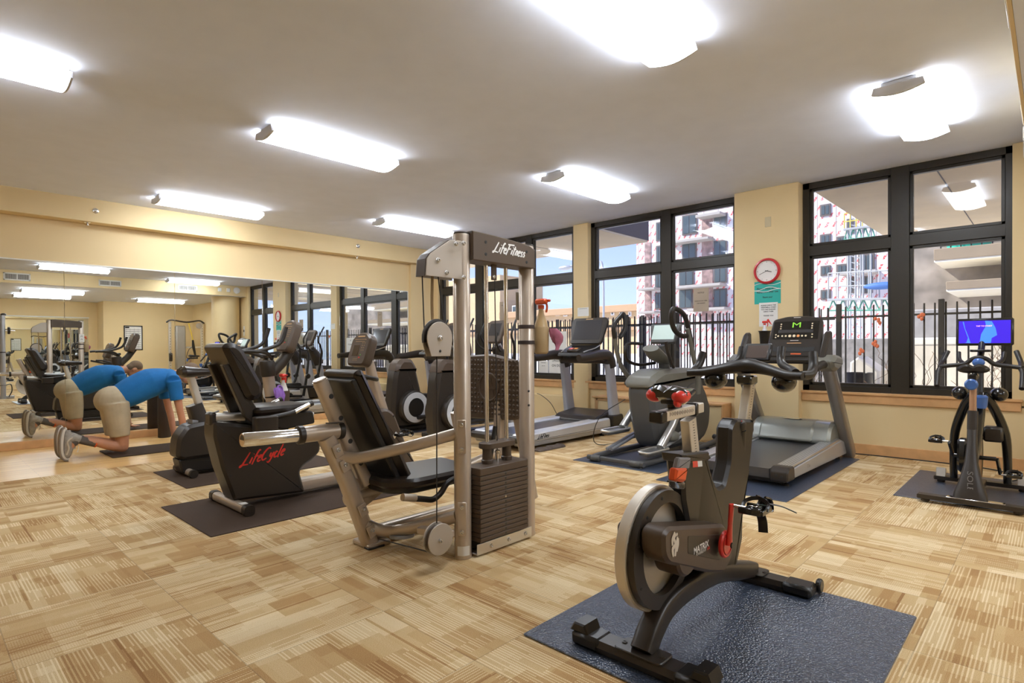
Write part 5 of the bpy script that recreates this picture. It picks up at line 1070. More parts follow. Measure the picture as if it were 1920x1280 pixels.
# ================================================================ spin bike with the lit screen
YC = 0.455; C2 = thing('spin_bike', 'spin bike at the right edge with a bright blue screen', 'exercise bike', (5.8, YC, 0), 'indoor cycles')
M_bluek = mat('blue_plastic', (0.05, 0.14, 0.42), 0.3, coat=0.3)
for x, xr in ((5.40, True), (6.25, False)):
    s = ob('stabiliser', G().prism([(x - 0.04, 0.03), (x - 0.04, 0.062), (x + 0.04, 0.062), (x + 0.04, 0.03)], YC - 0.32, YC + 0.32, 'y', 0.006), M_char, C2)
    for y in (YC - 0.27, YC + 0.27):
        ob('levelling_foot', G().disc((x, y, 0.0195), (0, 0, 1), 0.03, 0.022, 0.004, 16), M_rub, s)
        if not xr: ob('wheel_bracket', G().prism([(x - 0.03, 0.06), (x - 0.01, 0.13), (x + 0.02, 0.13), (x + 0.03, 0.06)], y - 0.035, y + 0.035, 'y', 0.004), M_alu, s)
ob('base_beam', G().bar((5.40, YC, 0.05), (6.25, YC, 0.05), 0.08, 0.05, sq=6), M_char, C2)
ob('tread_plate', G().span((5.37, YC - 0.20, 0.062), (5.43, YC + 0.14, 0.068), 0.002), M_chrome, C2)
# rear flared seat tube
rg = []
for z, w, d, x in ((0.06, 0.105, 0.05, 5.42), (0.10, 0.10, 0.05, 5.43), (0.20, 0.068, 0.045, 5.46), (0.32, 0.042, 0.042, 5.50), (0.44, 0.033, 0.04, 5.54), (0.58, 0.031, 0.036, 5.58)):
    rg.append([V((x + d * math.copysign(abs(math.cos(a)) ** 0.6, math.cos(a)), YC + w * math.copysign(abs(math.sin(a)) ** 0.6, math.sin(a)), z)) for a in [2 * math.pi * q / 20 for q in range(20)]])
st_ = ob('seat_tube', G().loft(rg), M_char, C2)
ob('lettering', G().text('SOLE', (5.395, YC + 0.0, 0.20), 0.05, (0, 0, -1), (0, -1, 0), 0.0, sx=1.3), M_grey, st_)
ob('seat_post_sleeve', G().tube([(5.57, YC, 0.56), (5.60, YC, 0.70)], 0.032, n=16, sq=5, smooth=False), M_char, C2)
ob('seat_post', G().tube([(5.59, YC, 0.66), (5.635, YC, 0.93)], 0.022, n=16, sq=5, smooth=False), mat('copper_post', (0.55, 0.33, 0.20), 0.3, 0.6), C2)
ob('seat_knob', G().disc((5.545, YC + 0.005, 0.905), (1, 0, 0), 0.042, 0.03, 0.010, 24), M_bluek, C2)
ob('seat_slider', G().bar((5.56, YC, 0.955), (5.82, YC, 0.96), 0.045, 0.04), M_blk, C2)
saddle(C2, (5.72, YC, 1.02), 1.05, M_rub)
# main frame, fork and wheel
ob('frame_tube', G().tube([(5.50, YC, 0.30), (5.72, YC, 0.44), (5.95, YC, 0.64), (6.05, YC, 0.80)], [0.04, 0.045, 0.05, 0.045], n=18, sq=3), M_blkg, C2)
for s in (-1, 1): ob('fork_blade', G().tube([(6.02, YC + s * 0.03, 0.80), (6.08, YC + s * 0.09, 0.70), (6.15, YC + s * 0.16, 0.48), (6.18, YC + s * 0.175, 0.25), (6.19, YC + s * 0.175, 0.07)], [0.035, 0.036, 0.034, 0.030, 0.028], n=14), M_blkg, C2)
ob('flywheel', G().lathe([(0.0, -0.012), (0.06, -0.02), (0.20, -0.014), (0.215, -0.02), (0.222, 0), (0.215, 0.02), (0.20, 0.014), (0.0, 0.012)], (6.0, YC, 0.30), (0, 1, 0), 48), M_blkg, C2)
ob('wheel_rim', G().tube([(6.0 + 0.224 * math.cos(t * math.pi / 18), YC, 0.30 + 0.224 * math.sin(t * math.pi / 18)) for t in range(36)], 0.009, n=8, closed=True), M_alu, C2)
ob('belt_cover', G().prism(rc2([(5.60, 0.30), (5.66, 0.48), (5.90, 0.46), (6.08, 0.40), (6.08, 0.22), (5.68, 0.20)], 0.05, 4), YC + 0.04, YC + 0.10, 'y', 0.015), M_blkg, C2)
ob('brake_unit', G().span((6.02, YC - 0.155, 0.42), (6.16, YC - 0.03, 0.54), 0.015), M_char, C2)
CXb, CZb = 5.74, 0.33
ob('crank_axle', G().rod((CXb, YC - 0.13, CZb), (CXb, YC + 0.13, CZb), 0.016, 12), M_blkg, C2)
ob('crank_arm', G().bar((CXb, YC + 0.135, CZb), (CXb - 0.09, YC + 0.15, CZb + 0.11), 0.016, 0.03), M_blkg, C2); ob('crank_arm', G().bar((CXb, YC - 0.135, CZb), (CXb + 0.06, YC - 0.15, CZb - 0.12), 0.016, 0.03), M_blkg, C2)
pedal(C2, (CXb - 0.09, YC + 0.155, CZb + 0.115), 1, 1.0); pedal(C2, (CXb + 0.06, YC - 0.155, CZb - 0.125), -1, 1.0)
ob('stem', G().tube([(6.04, YC, 0.76), (6.10, YC, 0.95), (6.14, YC, 1.08)], [0.035, 0.03, 0.03], n=16, sq=5), M_blk, C2)
ob('brake_knob', G().lathe([(0.030, 0.0), (0.036, 0.02), (0.042, 0.09), (0.034, 0.10), (0.0, 0.102)], (5.92, YC - 0.03, 0.70), (-0.1, 0, 1), 22), M_bluek, C2)
ob('stem_knob', G().ell((6.05, YC - 0.0, 1.06), (0.03, 0.042, 0.036), 16, 10), M_bluek, C2)
hb2 = ob('handlebar', G().tube([(6.10, YC + 0.265, 1.02), (6.12, YC + 0.20, 1.03), (6.13, YC + 0.10, 1.045), (6.14, YC + 0.05, 1.085), (6.14, YC, 1.10), (6.14, YC - 0.05, 1.085), (6.13, YC - 0.10, 1.045), (6.12, YC - 0.20, 1.03), (6.10, YC - 0.265, 1.02)], 0.0175, n=12), M_rub, C2)
for s in (-1, 1):
    ob('grip', G().tube([(6.11, YC + s * 0.255, 1.02), (6.08, YC + s * 0.27, 0.98), (6.02, YC + s * 0.27, 0.90), (5.98, YC + s * 0.268, 0.86)], 0.0185, n=12), M_rub, hb2)
    ob('grip', G().tube([(6.11, YC + s * 0.262, 1.02), (6.20, YC + s * 0.255, 1.06), (6.27, YC + s * 0.225, 1.15)], 0.0185, n=12), M_rub, hb2)
    ob('grip', G().tube([(6.14, YC + s * 0.10, 1.045), (6.22, YC + s * 0.14, 1.08), (6.28, YC + s * 0.15, 1.14)], 0.016, n=12), M_rub, hb2)
    ob('bottle_cage', G().ell((6.12, YC + s * 0.125, 0.80), (0.075, 0.06, 0.058), 18, 10), M_blkg, hb2)
# screen
sc = V((6.36, YC - 0.015, 1.315)); RS = Matrix.Rotation(math.radians(6), 3, 'Y')
tv = ob('screen_housing', G().box(sc, (0.03, 0.385, 0.235), 0.012, RS), M_blk, C2)
def scr(name, y0, y1, z0, z1, m, off=0.0165, poly=None):
    g = G(); P = poly or [(y0, z0), (y1, z0), (y1, z1), (y0, z1)]
    g.v = [tuple(RS @ V((-off, p[0], p[1])) + sc) for p in P]; g.f = [tuple(range(len(P)))[::-1]]; return ob(name, g, m, tv)
scr('display', -0.172, 0.172, -0.098, 0.096, mat('screen_blue', (0.02, 0.0, 0.2), 0.3, emit=(0.022, 0.010, 0.30), es=1.0), 0.0155)
scr('lit_figure', 0, 0, 0, 0, mat('screen_light_blue', (0.02, 0.1, 0.4), 0.3, emit=(0.03, 0.11, 0.42), es=1.0), 0.0162, [(0.03, -0.096), (-0.045, -0.096), (-0.05, -0.055), (-0.085, -0.03), (-0.075, 0.03), (-0.05, 0.088), (-0.005, 0.094), (-0.012, 0.05), (0.02, -0.02)])
scr('lit_outline', 0, 0, 0, 0, mat('screen_light_blue', (0.02, 0.1, 0.4), 0.3), 0.0162, [(0.146, 0.09), (0.135, 0.04), (0.118, -0.02), (0.108, -0.05), (0.118, -0.09), (0.13, -0.094), (0.09, -0.096), (0.105, -0.04), (0.128, 0.03), (0.138, 0.09)])
g = G().text('eliev', sc + V((-0.018, -0.045, -0.045)), 0.062, (0, -1, 0.28), (0.1, 0, 1), 0.0); ob('lettering', g, M_ink, tv)
g = G().text('TAP TO START', sc + V((-0.0185, 0.0, 0.05)), 0.016, (0, -1, 0), (0.1, 0, 1), 0.0); ob('lettering', g, mat('screen_pink', (0.6, 0.3, 0.7), 0.4, emit=(0.75, 0.35, 0.85), es=1.0), tv)
ob('screen_arm', G().tube([(6.16, YC, 1.09), (6.27, YC, 1.14), (6.37, YC, 1.24)], 0.024, n=12), M_blk, C2)
ob('phone_shelf', G().prism(rc2([(6.16, YC - 0.06), (6.24, YC - 0.075), (6.24, YC + 0.075), (6.16, YC + 0.06)], 0.02), 1.145, 1.165, 'z', 0.004), M_blk, C2)
tag(ob('floor_cable', G().tube([(7.20, 1.85, 0.006), (7.27, 1.55, 0.006), (7.285, 1.1, 0.006), (7.27, 0.75, 0.006), (7.2, 0.45, 0.006), (6.95, 0.22, 0.006), (6.6, 0.3, 0.012), (6.34, 0.42, 0.03)], 0.006, n=8), M_cable), 'black power cable running along the baseboard to the right spin bike', 'cable')

# ================================================================ silver treadmills by the windows
M_sidewhite = mat('pale_silver_deck', (0.66, 0.66, 0.67), 0.35, 0.25, coat=0.2)
M_belt = mat('treadmill_belt', (0.05, 0.05, 0.055), 0.3, bump=0.05, bscale=400, spec=0.9)
M_panelblue = mat('blue_grey_upright', (0.46, 0.48, 0.55), 0.4, 0.35)
def lf_treadmill(label, dx=0.0, dy=0.0, mark=True):
    T = thing('treadmill', label, 'treadmill', (5.9, 4.85, 0), 'silver treadmills facing the windows')
    y0, y1 = 4.43, 5.27
    for ya, yb in ((y0, y0 + 0.19), (y1 - 0.19, y1)):
        pr = [(4.93, 0.10), (4.91, 0.15), (4.96, 0.195), (6.72, 0.235), (6.74, 0.10), (6.5, 0.085)]
        s = ob('side_rail', G().prism(rc2(pr, 0.03, 4), ya, yb, 'y', 0.018), M_sidewhite, T)
        ob('lower_skirt', G().prism(rc2([(4.98, 0.045), (4.95, 0.10), (6.72, 0.10), (6.60, 0.045)], 0.015), ya + 0.015, yb - 0.01, 'y', 0.006), M_silver2, s)
        ob('trim_line', G().span((4.97, ya - 0.001, 0.118), (6.72, ya + 0.004, 0.122), 0.0005), M_ink, s)
        if mark and ya == y0: ob('lettering', script_text('LifeFitness', (5.30, ya - 0.001, 0.148), 0.045, (1, 0, 0.02), (0, 0, 1)), M_ink, s)
    ob('belt', G().span((4.95, y0 + 0.19, 0.10), (6.75, y1 - 0.19, 0.192), 0.01), M_belt, T)
    ob('end_roller_cover', G().tube([(4.92, y0 + 0.02, 0.14), (4.92, y1 - 0.02, 0.14)], 0.045, n=16, smooth=False), M_char, T)
    ob('motor_hood', G().prism(rc2([(6.40, 0.20), (6.52, 0.27), (6.95, 0.32), (7.12, 0.20), (7.12, 0.06), (6.6, 0.06)], 0.04, 4), y0 + 0.06, y1 - 0.06, 'y', 0.02), M_char, T)
    for y in (y0 + 0.03, y1 - 0.03):
        up_ = ob('upright', G().tube([(6.86, y, 0.24), (6.80, y, 0.62), (6.74, y, 0.98)], [0.100, 0.088, 0.085], n=20, sq=4, flat=0.45, up=(0, 1, 0)), M_panelblue, T)
        screws(up_, [(6.73 + k * 0.06, y - 0.045, 0.95) for k in range(2)], (0, -1, 0), 0.008, 0.002, M_ink, 'screw_hole')
        ob('upright_foot', G().prism(rc2([(6.76, 0.03), (6.74, 0.27), (7.00, 0.27), (7.06, 0.03)], 0.02), y - 0.055, y + 0.055, 'y', 0.012), M_char, T)
        ob('front_wheel', G().disc((7.03, y - 0.01, 0.105), (0, 1, 0), 0.085, 0.05, 0.01, 24), M_blk, T)
        ob('handrail', G().tube([(6.78, y, 0.93), (6.75, y, 1.02), (6.68, y, 1.09), (6.50, y, 1.10), (6.25, y, 1.075), (6.05, y, 1.06)], [0.085, 0.088, 0.080, 0.070, 0.058, 0.050], n=16, flat=0.85), M_char, T)
    ob('crossbar', G().tube([(6.72, y0 + 0.03, 1.05), (6.70, 4.85, 1.06), (6.72, y1 - 0.03, 1.05)], [0.085, 0.095, 0.085], n=18, flat=0.9), M_char, T)
    R = Matrix.Rotation(math.radians(20), 3, 'Y'); c = V((6.80, 4.85, 1.43)); g = G()
    g.prism(rc2([(-0.26, -0.20), (0.26, -0.20), (0.31, 0.15), (0.28, 0.20), (-0.28, 0.20), (-0.31, 0.15)], 0.04, 4), -0.03, 0.03, 'x', 0.012); g.v = [tuple(R @ V(p) + c) for p in g.v]
    co = ob('console', g, M_char, T)
    ob('display', G().box(c + R @ V((-0.031, 0, 0.01)), (0.004, 0.46, 0.29), 0.001, R), M_screen, co)
    ob('brand_print', G().box(c + R @ V((-0.032, 0, 0.175)), (0.002, 0.12, 0.012), 0.0005, R), mat('gold_print', (0.55, 0.34, 0.16), 0.5), co)
    ob('control_tray', G().prism(rc2([(6.38, 1.08), (6.40, 1.13), (6.74, 1.24), (6.76, 1.12)], 0.02), 4.60, 5.10, 'y', 0.02), M_blk, T)
    k = ob('key_pod', G().box((6.46, 4.85, 1.165), (0.10, 0.20, 0.05), 0.015, Matrix.Rotation(math.radians(-18), 3, 'Y')), M_char, T)
    ob('red_key', G().box((6.44, 4.88, 1.187), (0.05, 0.06, 0.006), 0.002, Matrix.Rotation(math.radians(-18), 3, 'Y')), M_red, k); ob('amber_key', G().box((6.44, 4.80, 1.187), (0.05, 0.05, 0.006), 0.002, Matrix.Rotation(math.radians(-18), 3, 'Y')), mat('amber_key', (0.75, 0.28, 0.05), 0.4), k)
    ob('tray_trim', G().tube([(6.42, 4.66, 1.14), (6.60, 4.60, 1.19), (6.74, 4.60, 1.24)], 0.008, 8), M_alu, T); ob('tray_trim', G().tube([(6.42, 5.04, 1.14), (6.60, 5.10, 1.19), (6.74, 5.10, 1.24)], 0.008, 8), M_alu, T)
    for x in (5.05, 6.6):
        for y in (y0 + 0.06, y1 - 0.06): ob('levelling_foot', G().lathe([(0.03, 0.0), (0.03, 0.015), (0.012, 0.02), (0.012, 0.06)], (x, y, 0), n=12), M_rub, T)
    T.location = (T.location[0] + dx, T.location[1] + dy, T.location[2]); return T
lf_treadmill('silver treadmill right of the weight tower with a dark tilted screen', -0.06)
lf_treadmill('silver treadmill in the far corner beside the mirrors', 0.02, 3.27)
g = G(); rings = []
for k in range(9):
    x = 5.02 + k * 0.06; h = 0.012 + 0.03 * abs(math.sin(k * 1.1)); rings.append([V((x, 4.36 + 0.06 * math.cos(a), 0.006 + h * max(0, math.sin(a)))) for a in [2 * math.pi * q / 12 for q in range(12)]])
tag(ob('crumpled_towel', G().loft(rings), mat('dark_towel', (0.10, 0.075, 0.06), 0.9, var=0.2, vscale=20)), 'dark crumpled cloth on the carpet under the silver treadmill', 'cloth')
# ================================================================ rear-drive cross-trainers
M_ring = mat('pale_ring', (0.62, 0.64, 0.68), 0.4)
def cross_trainer(label, dy=0.0, copy=None):
    E_ = thing('cross_trainer', label, 'elliptical trainer', (5.3, 5.92, 0), 'black cross-trainers beyond the weight tower')
    sh_ = [(4.62, 0.06), (4.60, 0.35), (4.65, 0.80), (4.70, 0.98), (4.78, 1.05), (4.95, 1.04), (5.03, 0.93), (5.12, 0.60), (5.20, 0.30), (5.24, 0.06)]
    ob('rear_housing', G().prism(rc2(sh_, 0.06, 4), 5.80, 6.04, 'y', 0.05), M_char, E_)
    ob('housing_top_cover', G().prism(rc2([(4.665, 0.86), (4.70, 0.985), (4.78, 1.058), (4.955, 1.048), (5.035, 0.935), (5.06, 0.86)], 0.04, 4), 5.79, 6.05, 'y', 0.05), M_brown, E_)
    for y, s in ((5.745, -1), (6.095, 1)):
        d = ob('disc_cover', G().lathe([(0.0, 0.05), (0.20, 0.05), (0.235, 0.03), (0.24, -0.05), (0.0, -0.05)], (4.93, y, 0.36), (0, s, 0), 40), M_char, E_)
        ob('disc_ring', G().lathe([(0.135, 0.052), (0.215, 0.050), (0.215, 0.056), (0.135, 0.058)], (4.93, y, 0.36), (0, s, 0), 40, closed=True), M_ring, d)
        ob('disc_centre', G().disc((4.93, y + s * 0.055, 0.36), (0, 1, 0), 0.134, 0.01, 0.002, 36), M_blk, d)
        z = 0.20 if s < 0 else 0.42
        ob('pedal_arm', G().tube([(4.93, y + s * 0.09, 0.36 - (0.14 if s < 0 else -0.14)), (5.3, y + s * 0.09, z + 0.02), (5.75, y + s * 0.06, z)], [0.03, 0.03, 0.028], n=14), M_blk, E_)
        ob('foot_pedal', G().prism(rc2([(5.10, 0.0), (5.08, 0.05), (5.50, 0.04), (5.50, 0.0)], 0.02), y + s * 0.02 - 0.08, y + s * 0.02 + 0.08, 'y', 0.01).box((5.3, y + s * 0.02, 0.05), (0.36, 0.15, 0.02), 0.006), M_blk, E_).location = (0, 0, z + 0.03)
        ob('swing_arm', G().tube([(5.78, y + s * 0.05, z), (5.86, y + s * 0.06, 0.60), (5.93, y + s * 0.10, 1.05), (5.90, y + s * 0.13, 1.25), (5.84, y + s * 0.14, 1.36), (5.86, y + s * 0.14, 1.46), (5.98, y + s * 0.13, 1.66)], [0.03, 0.028, 0.024, 0.018, 0.016, 0.016, 0.016], n=12), M_blk, E_)
        ob('pivot_cap', G().disc((5.87, y + s * 0.02, 0.62), (0, 1, 0), 0.055, 0.05, 0.01, 20), M_char, E_)
    ob('base_frame', G().bar((4.65, 5.92, 0.05), (6.25, 5.92, 0.05), 0.16, 0.07, sq=6), M_blk, E_)
    for x in (4.72, 6.2): ob('cross_foot', G().bar((x, 5.66, 0.045), (x, 6.18, 0.045), 0.08, 0.06, sq=6, up=(0, 0, 1)), M_blk, E_); 
    for x in (4.72, 6.2):
        for y in (5.70, 6.14): ob('levelling_foot', G().disc((x, y, 0.0145), (0, 0, 1), 0.03, 0.013, 0.003, 14), M_rub, E_)
    ob('front_mast', G().tube([(6.18, 5.92, 0.07), (6.10, 5.92, 0.50), (5.98, 5.92, 1.00), (5.86, 5.92, 1.26)], [0.075, 0.07, 0.06, 0.05], n=18, sq=3), M_silver2, E_)
    ob('mast_shroud', G().tube([(6.02, 5.92, 0.88), (5.95, 5.92, 1.05), (5.84, 5.92, 1.22)], [0.10, 0.11, 0.07], n=18), M_char, E_)
    R = Matrix.Rotation(math.radians(20), 3, 'Y'); c = V((5.84, 5.92, 1.43)); g = G()
    g.prism(rc2([(-0.14, -0.17), (0.14, -0.17), (0.175, 0.14), (0.13, 0.175), (-0.13, 0.175), (-0.175, 0.14)], 0.03, 4), -0.03, 0.03, 'x', 0.012); g.v = [tuple(R @ V(p) + c) for p in g.v]
    co = ob('console', g, M_brown, E_); ob('display', G().box(c + R @ V((-0.031, 0, 0.03)), (0.004, 0.22, 0.19), 0.001, R), M_screen, co)
    for s in (-1, 1): ob('fixed_handle', G().tube([(5.86, 5.92 + s * 0.07, 1.16), (5.72, 5.92 + s * 0.17, 1.20), (5.64, 5.92 + s * 0.20, 1.30), (5.66, 5.92 + s * 0.20, 1.42)], 0.016, n=12), M_rub, E_)
    E_.location = (E_.location[0] + 0.10, E_.location[1] + dy, 0); return E_
cross_trainer('cross-trainer directly behind the weight tower, ring half hidden')
cross_trainer('cross-trainer left of the weight tower with its pale ring in full view', 0.93)
# ================================================================ tall-arm elliptical
OE = thing('elliptical_machine', 'grey-green elliptical with tall looped arms by the middle window', 'elliptical trainer', (5.9, 3.25, 0))
M_sage = mat('sage_grey_plastic', (0.17, 0.165, 0.14), 0.42); M_dk = mat('dark_grey_housing', (0.085, 0.085, 0.085), 0.4)
hs_ = [(5.60, 0.12), (5.50, 0.40), (5.44, 0.72), (5.50, 0.86), (5.70, 0.93), (6.30, 0.93), (6.62, 0.90), (6.72, 0.70), (6.90, 0.48), (6.86, 0.22), (6.70, 0.06), (5.9, 0.06)]
ho = ob('drive_housing', G().prism(rc2(hs_, 0.09, 5), 3.10, 3.42, 'y', 0.05), M_dk, OE)
ob('housing_cap', G().prism(rc2([(5.40, 0.76), (5.44, 0.88), (5.68, 0.955), (6.30, 0.96), (6.64, 0.93), (6.68, 0.82)], 0.05, 5), 3.075, 3.445, 'y', 0.05), M_sage, OE)
ob('round_panel', G().disc((6.42, 3.095, 0.42), (0, 1, 0), 0.36, 0.02, 0.008, 48), M_dk, ho)
c = (6.450, 3.070, 0.780); ob('lettering', G().text('Octane', (6.50, 3.072, 0.875), 0.07, (1, 0, 0), (0, 0, 1), 0.0, bold=0.001), mat('gold_print', (0.55, 0.34, 0.16), 0.5), OE)
for y, s in ((2.98, -1), (3.54, 1)):
    pz = 0.115 if s < 0 else 0.26; px = 5.24 if s < 0 else 5.40
    ob('floor_rail', G().tube([(4.98, y - s * 0.10, 0.045), (5.0, y, 0.045), (5.4, y + s * 0.03, 0.045), (6.5, y + s * 0.0, 0.05), (6.85, y - s * 0.02, 0.07), (6.92, y - s * 0.10, 0.09)], 0.032, n=12), M_dk, OE)
    ob('roller_track', G().rod((5.25, y, 0.10), (6.1, y, 0.27), 0.017, 12).rod((5.25, y - s * 0.06, 0.10), (6.1, y - s * 0.06, 0.27), 0.017, 12), M_silver2, OE)
    a = ob('pedal_arm', G().tube([(px + 0.16, y, pz + 0.04), (px + 0.42, y, pz + 0.24), (px + 0.62, y, pz + 0.46)], [0.04, 0.036, 0.032], n=16, sq=3, smooth=False), M_alu, OE)
    ob('roller_cover', G().ell((px + 0.42, y, pz + 0.13), (0.09, 0.06, 0.055), 16, 8, p=2.6), M_sage, a)
    rr = rc2([(px - 0.20, y - 0.06), (px - 0.17, y + 0.075), (px + 0.20, y + 0.085), (px + 0.24, y), (px + 0.20, y - 0.085), (px - 0.17, y - 0.075)], 0.05, 4)
    ob('foot_pedal', G().prism(rr, pz, pz + 0.03, 'z', 0.008), M_dk, a); ob('pedal_rim', G().tube([(p[0], p[1], pz + 0.035) for p in rr], 0.012, n=8, closed=True, smooth=False), M_alu, a)
ob('cross_foot', G().bar((4.99, 2.93, 0.045), (4.99, 3.60, 0.045), 0.05, 0.045, sq=5), M_dk, OE)
for x, y in ((4.99, 2.97), (4.99, 3.55), (6.5, 2.98), (6.5, 3.54)): ob('levelling_foot', G().disc((x, y, 0.0145), (0, 0, 1), 0.028, 0.012, 0.003, 12), M_rub, OE)
# arms with looped grips
def loop_arm(pts, loop, y_in):
    ob('swing_arm', G().tube(pts, [0.029, 0.028, 0.026] + [0.024] * (len(pts) - 3), n=12), M_sage, OE)
    ob('loop_grip', G().tube(loop, 0.027, n=12, closed=False), M_rub, OE)
loop_arm([(5.92, 3.62, 0.66), (5.86, 3.60, 0.80), (5.64, 3.60, 0.98), (5.53, 3.60, 1.20), (5.50, 3.60, 1.36)], [(5.50, 3.60, 1.30), (5.49, 3.60, 1.45), (5.62, 3.60, 1.55), (5.68, 3.60, 1.58), (5.66, 3.56, 1.50), (5.64, 3.56, 1.40), (5.56, 3.57, 1.31)], 0)
loop_arm([(6.10, 2.90, 0.68), (6.06, 2.88, 0.85), (5.95, 2.88, 1.10), (5.86, 2.88, 1.30), (5.80, 2.88, 1.40)], [(5.92, 2.88, 1.20), (5.82, 2.88, 1.42), (5.72, 2.88, 1.55), (5.54, 2.90, 1.60), (5.53, 2.92, 1.50), (5.60, 2.92, 1.38), (5.72, 2.90, 1.32), (5.80, 2.88, 1.32)], 0)
ob('console_mast', G().tube([(6.02, 3.26, 0.90), (5.98, 3.26, 1.05), (5.94, 3.26, 1.22)], [0.07, 0.055, 0.05], n=16), M_dk, OE)
ob('console_tray', G().tube([(6.02, 3.26, 1.02), (5.84, 3.26, 1.10), (5.70, 3.26, 1.19)], [0.07, 0.12, 0.10], n=18, flat=0.45), M_sage, OE)
R = Matrix.Rotation(math.radians(24), 3, 'Y'); c = V((6.02, 3.26, 1.36)); g = G(); g.prism(rc2([(-0.15, -0.13), (0.15, -0.13), (0.19, 0.11), (-0.19, 0.11)], 0.02, 3), -0.025, 0.025, 'x', 0.01); g.v = [tuple(R @ V(p) + c) for p in g.v]
co = ob('console', g, M_dk, OE); ob('display', G().box(c + R @ V((-0.026, 0, 0.0)), (0.004, 0.28, 0.18), 0.001, R), mat('pale_lcd', (0.42, 0.50, 0.48), 0.25, emit=(0.35, 0.45, 0.42), es=0.25), co)
ob('fixed_handle', G().tube([(5.98, 3.36, 1.02), (5.80, 3.46, 1.00), (5.62, 3.50, 1.05), (5.56, 3.50, 1.16), (5.62, 3.50, 1.24), (5.80, 3.42, 1.24)], 0.018, n=12), M_rub, OE)
ob('fixed_handle', G().tube([(5.98, 3.16, 1.02), (5.84, 3.06, 0.98), (5.70, 3.02, 1.05), (5.62, 3.02, 1.18), (5.60, 3.02, 1.26)], 0.018, n=12), M_rub, OE)
tag(ob('power_cord', G().tube([(5.75, 3.62, 0.60), (5.60, 3.86, 0.40), (5.62, 3.98, 0.12), (5.90, 4.02, 0.006), (6.6, 4.05, 0.006), (7.0, 4.0, 0.006)], 0.005, n=6), M_cable), 'thin black power cord hanging from the grey-green elliptical', 'cord')
g = G().tube([(7.06, 6.1, 0.46), (7.0, 5.95, 0.44), (6.98, 5.75, 0.33), (6.99, 5.62, 0.15), (7.05, 5.5, 0.006)], 0.005, n=6)
tag(ob('power_cord', g, M_cable), 'thin black power cord hanging below the sill beside the tower post', 'cord')
tag(ob('wall_shelf_box', G().span((7.14, 5.6, 0.0), (7.329, 8.9, 0.44), 0.006), M_wall), 'long cream radiator cover under the far left window', 'radiator cover')
# ================================================================ black and silver treadmill on the right
MT = thing('treadmill', 'large black and silver treadmill with a button console by the pillar', 'treadmill', (6.0, 2.06, 0), 'treadmills')
y0, y1 = 1.62, 2.50
M_sil3 = mat('satin_green_silver', (0.34, 0.36, 0.34), 0.32, 0.5, coat=0.3)
for ya, yb in ((y0, y0 + 0.14), (y1 - 0.14, y1)):
    s = ob('side_rail', G().prism(rc2([(5.17, 0.07), (5.17, 0.155), (6.75, 0.215), (6.92, 0.17), (6.92, 0.05)], 0.012), ya, yb, 'y', 0.008), M_silver2, MT)
    ob('rail_top', G().prism([(5.12, 0.158), (5.12, 0.178), (6.70, 0.236), (6.76, 0.214)], ya + 0.01, yb - 0.008, 'y', 0.004), M_alu, s)
    g = G()
    for k in range(5): yy = ya + 0.025 + k * 0.022; g.add([(5.16, yy, 0.1805), (6.68, yy, 0.2362), (6.68, yy + 0.005, 0.2362), (5.16, yy + 0.005, 0.1805)], [(0, 1, 2, 3)])
    ob('tread_groove', g, M_grey, s)['kind'] = 'stuff'
    e = ob('rail_end_cap', G().prism(rc2([(5.05, 0.06), (5.05, 0.15), (5.10, 0.185), (5.22, 0.18), (5.24, 0.06)], 0.02), ya - 0.006, yb + 0.004, 'y', 0.012), M_char, MT)
    screws(e, [(5.05, ya + 0.045, 0.11), (5.05, ya + 0.09, 0.115)], (-1, 0, 0), 0.010, 0.002, M_ink, 'screw_hole')
c = (5.62, y0 - 0.002, 0.12); ob('lettering', G().text('T7xe', c, 0.045, (1, 0, 0), (0, 0, 1), 0.0), M_grey, MT)
ob('belt', G().prism([(5.09, 0.075), (5.09, 0.155), (6.72, 0.20), (6.72, 0.10)], y0 + 0.14, y1 - 0.14, 'y', 0.02), M_belt, MT)
ob('under_frame', G().span((5.12, y0 + 0.05, 0.035), (6.85, y1 - 0.05, 0.075), 0.006), M_blk, MT)
hd2 = [(6.42, 0.215), (6.50, 0.36), (6.60, 0.415), (6.90, 0.40), (7.02, 0.25), (7.02, 0.06), (6.7, 0.06)]
ho2 = ob('motor_hood', G().prism(rc2(hd2, 0.05, 5), y0 + 0.04, y1 - 0.04, 'y', 0.03), M_sil3, MT)
ob('hood_inset', G().prism(rc2([(6.40, 0.21), (6.47, 0.355), (6.58, 0.42), (6.75, 0.42), (6.75, 0.21)], 0.04, 4), y0 + 0.20, y1 - 0.14, 'y', 0.02), M_sil3, ho2)
ob('hood_badge', G().ell((6.60, 2.06, 0.423), (0.03, 0.10, 0.006), 20, 6), M_chrome, ho2)
for x in (5.2, 6.8):
    for y in (y0 + 0.06, y1 - 0.06): ob('levelling_foot', G().lathe([(0.028, 0.0075), (0.028, 0.022), (0.012, 0.03), (0.012, 0.08)], (x, y, 0), n=12), M_rub, MT)
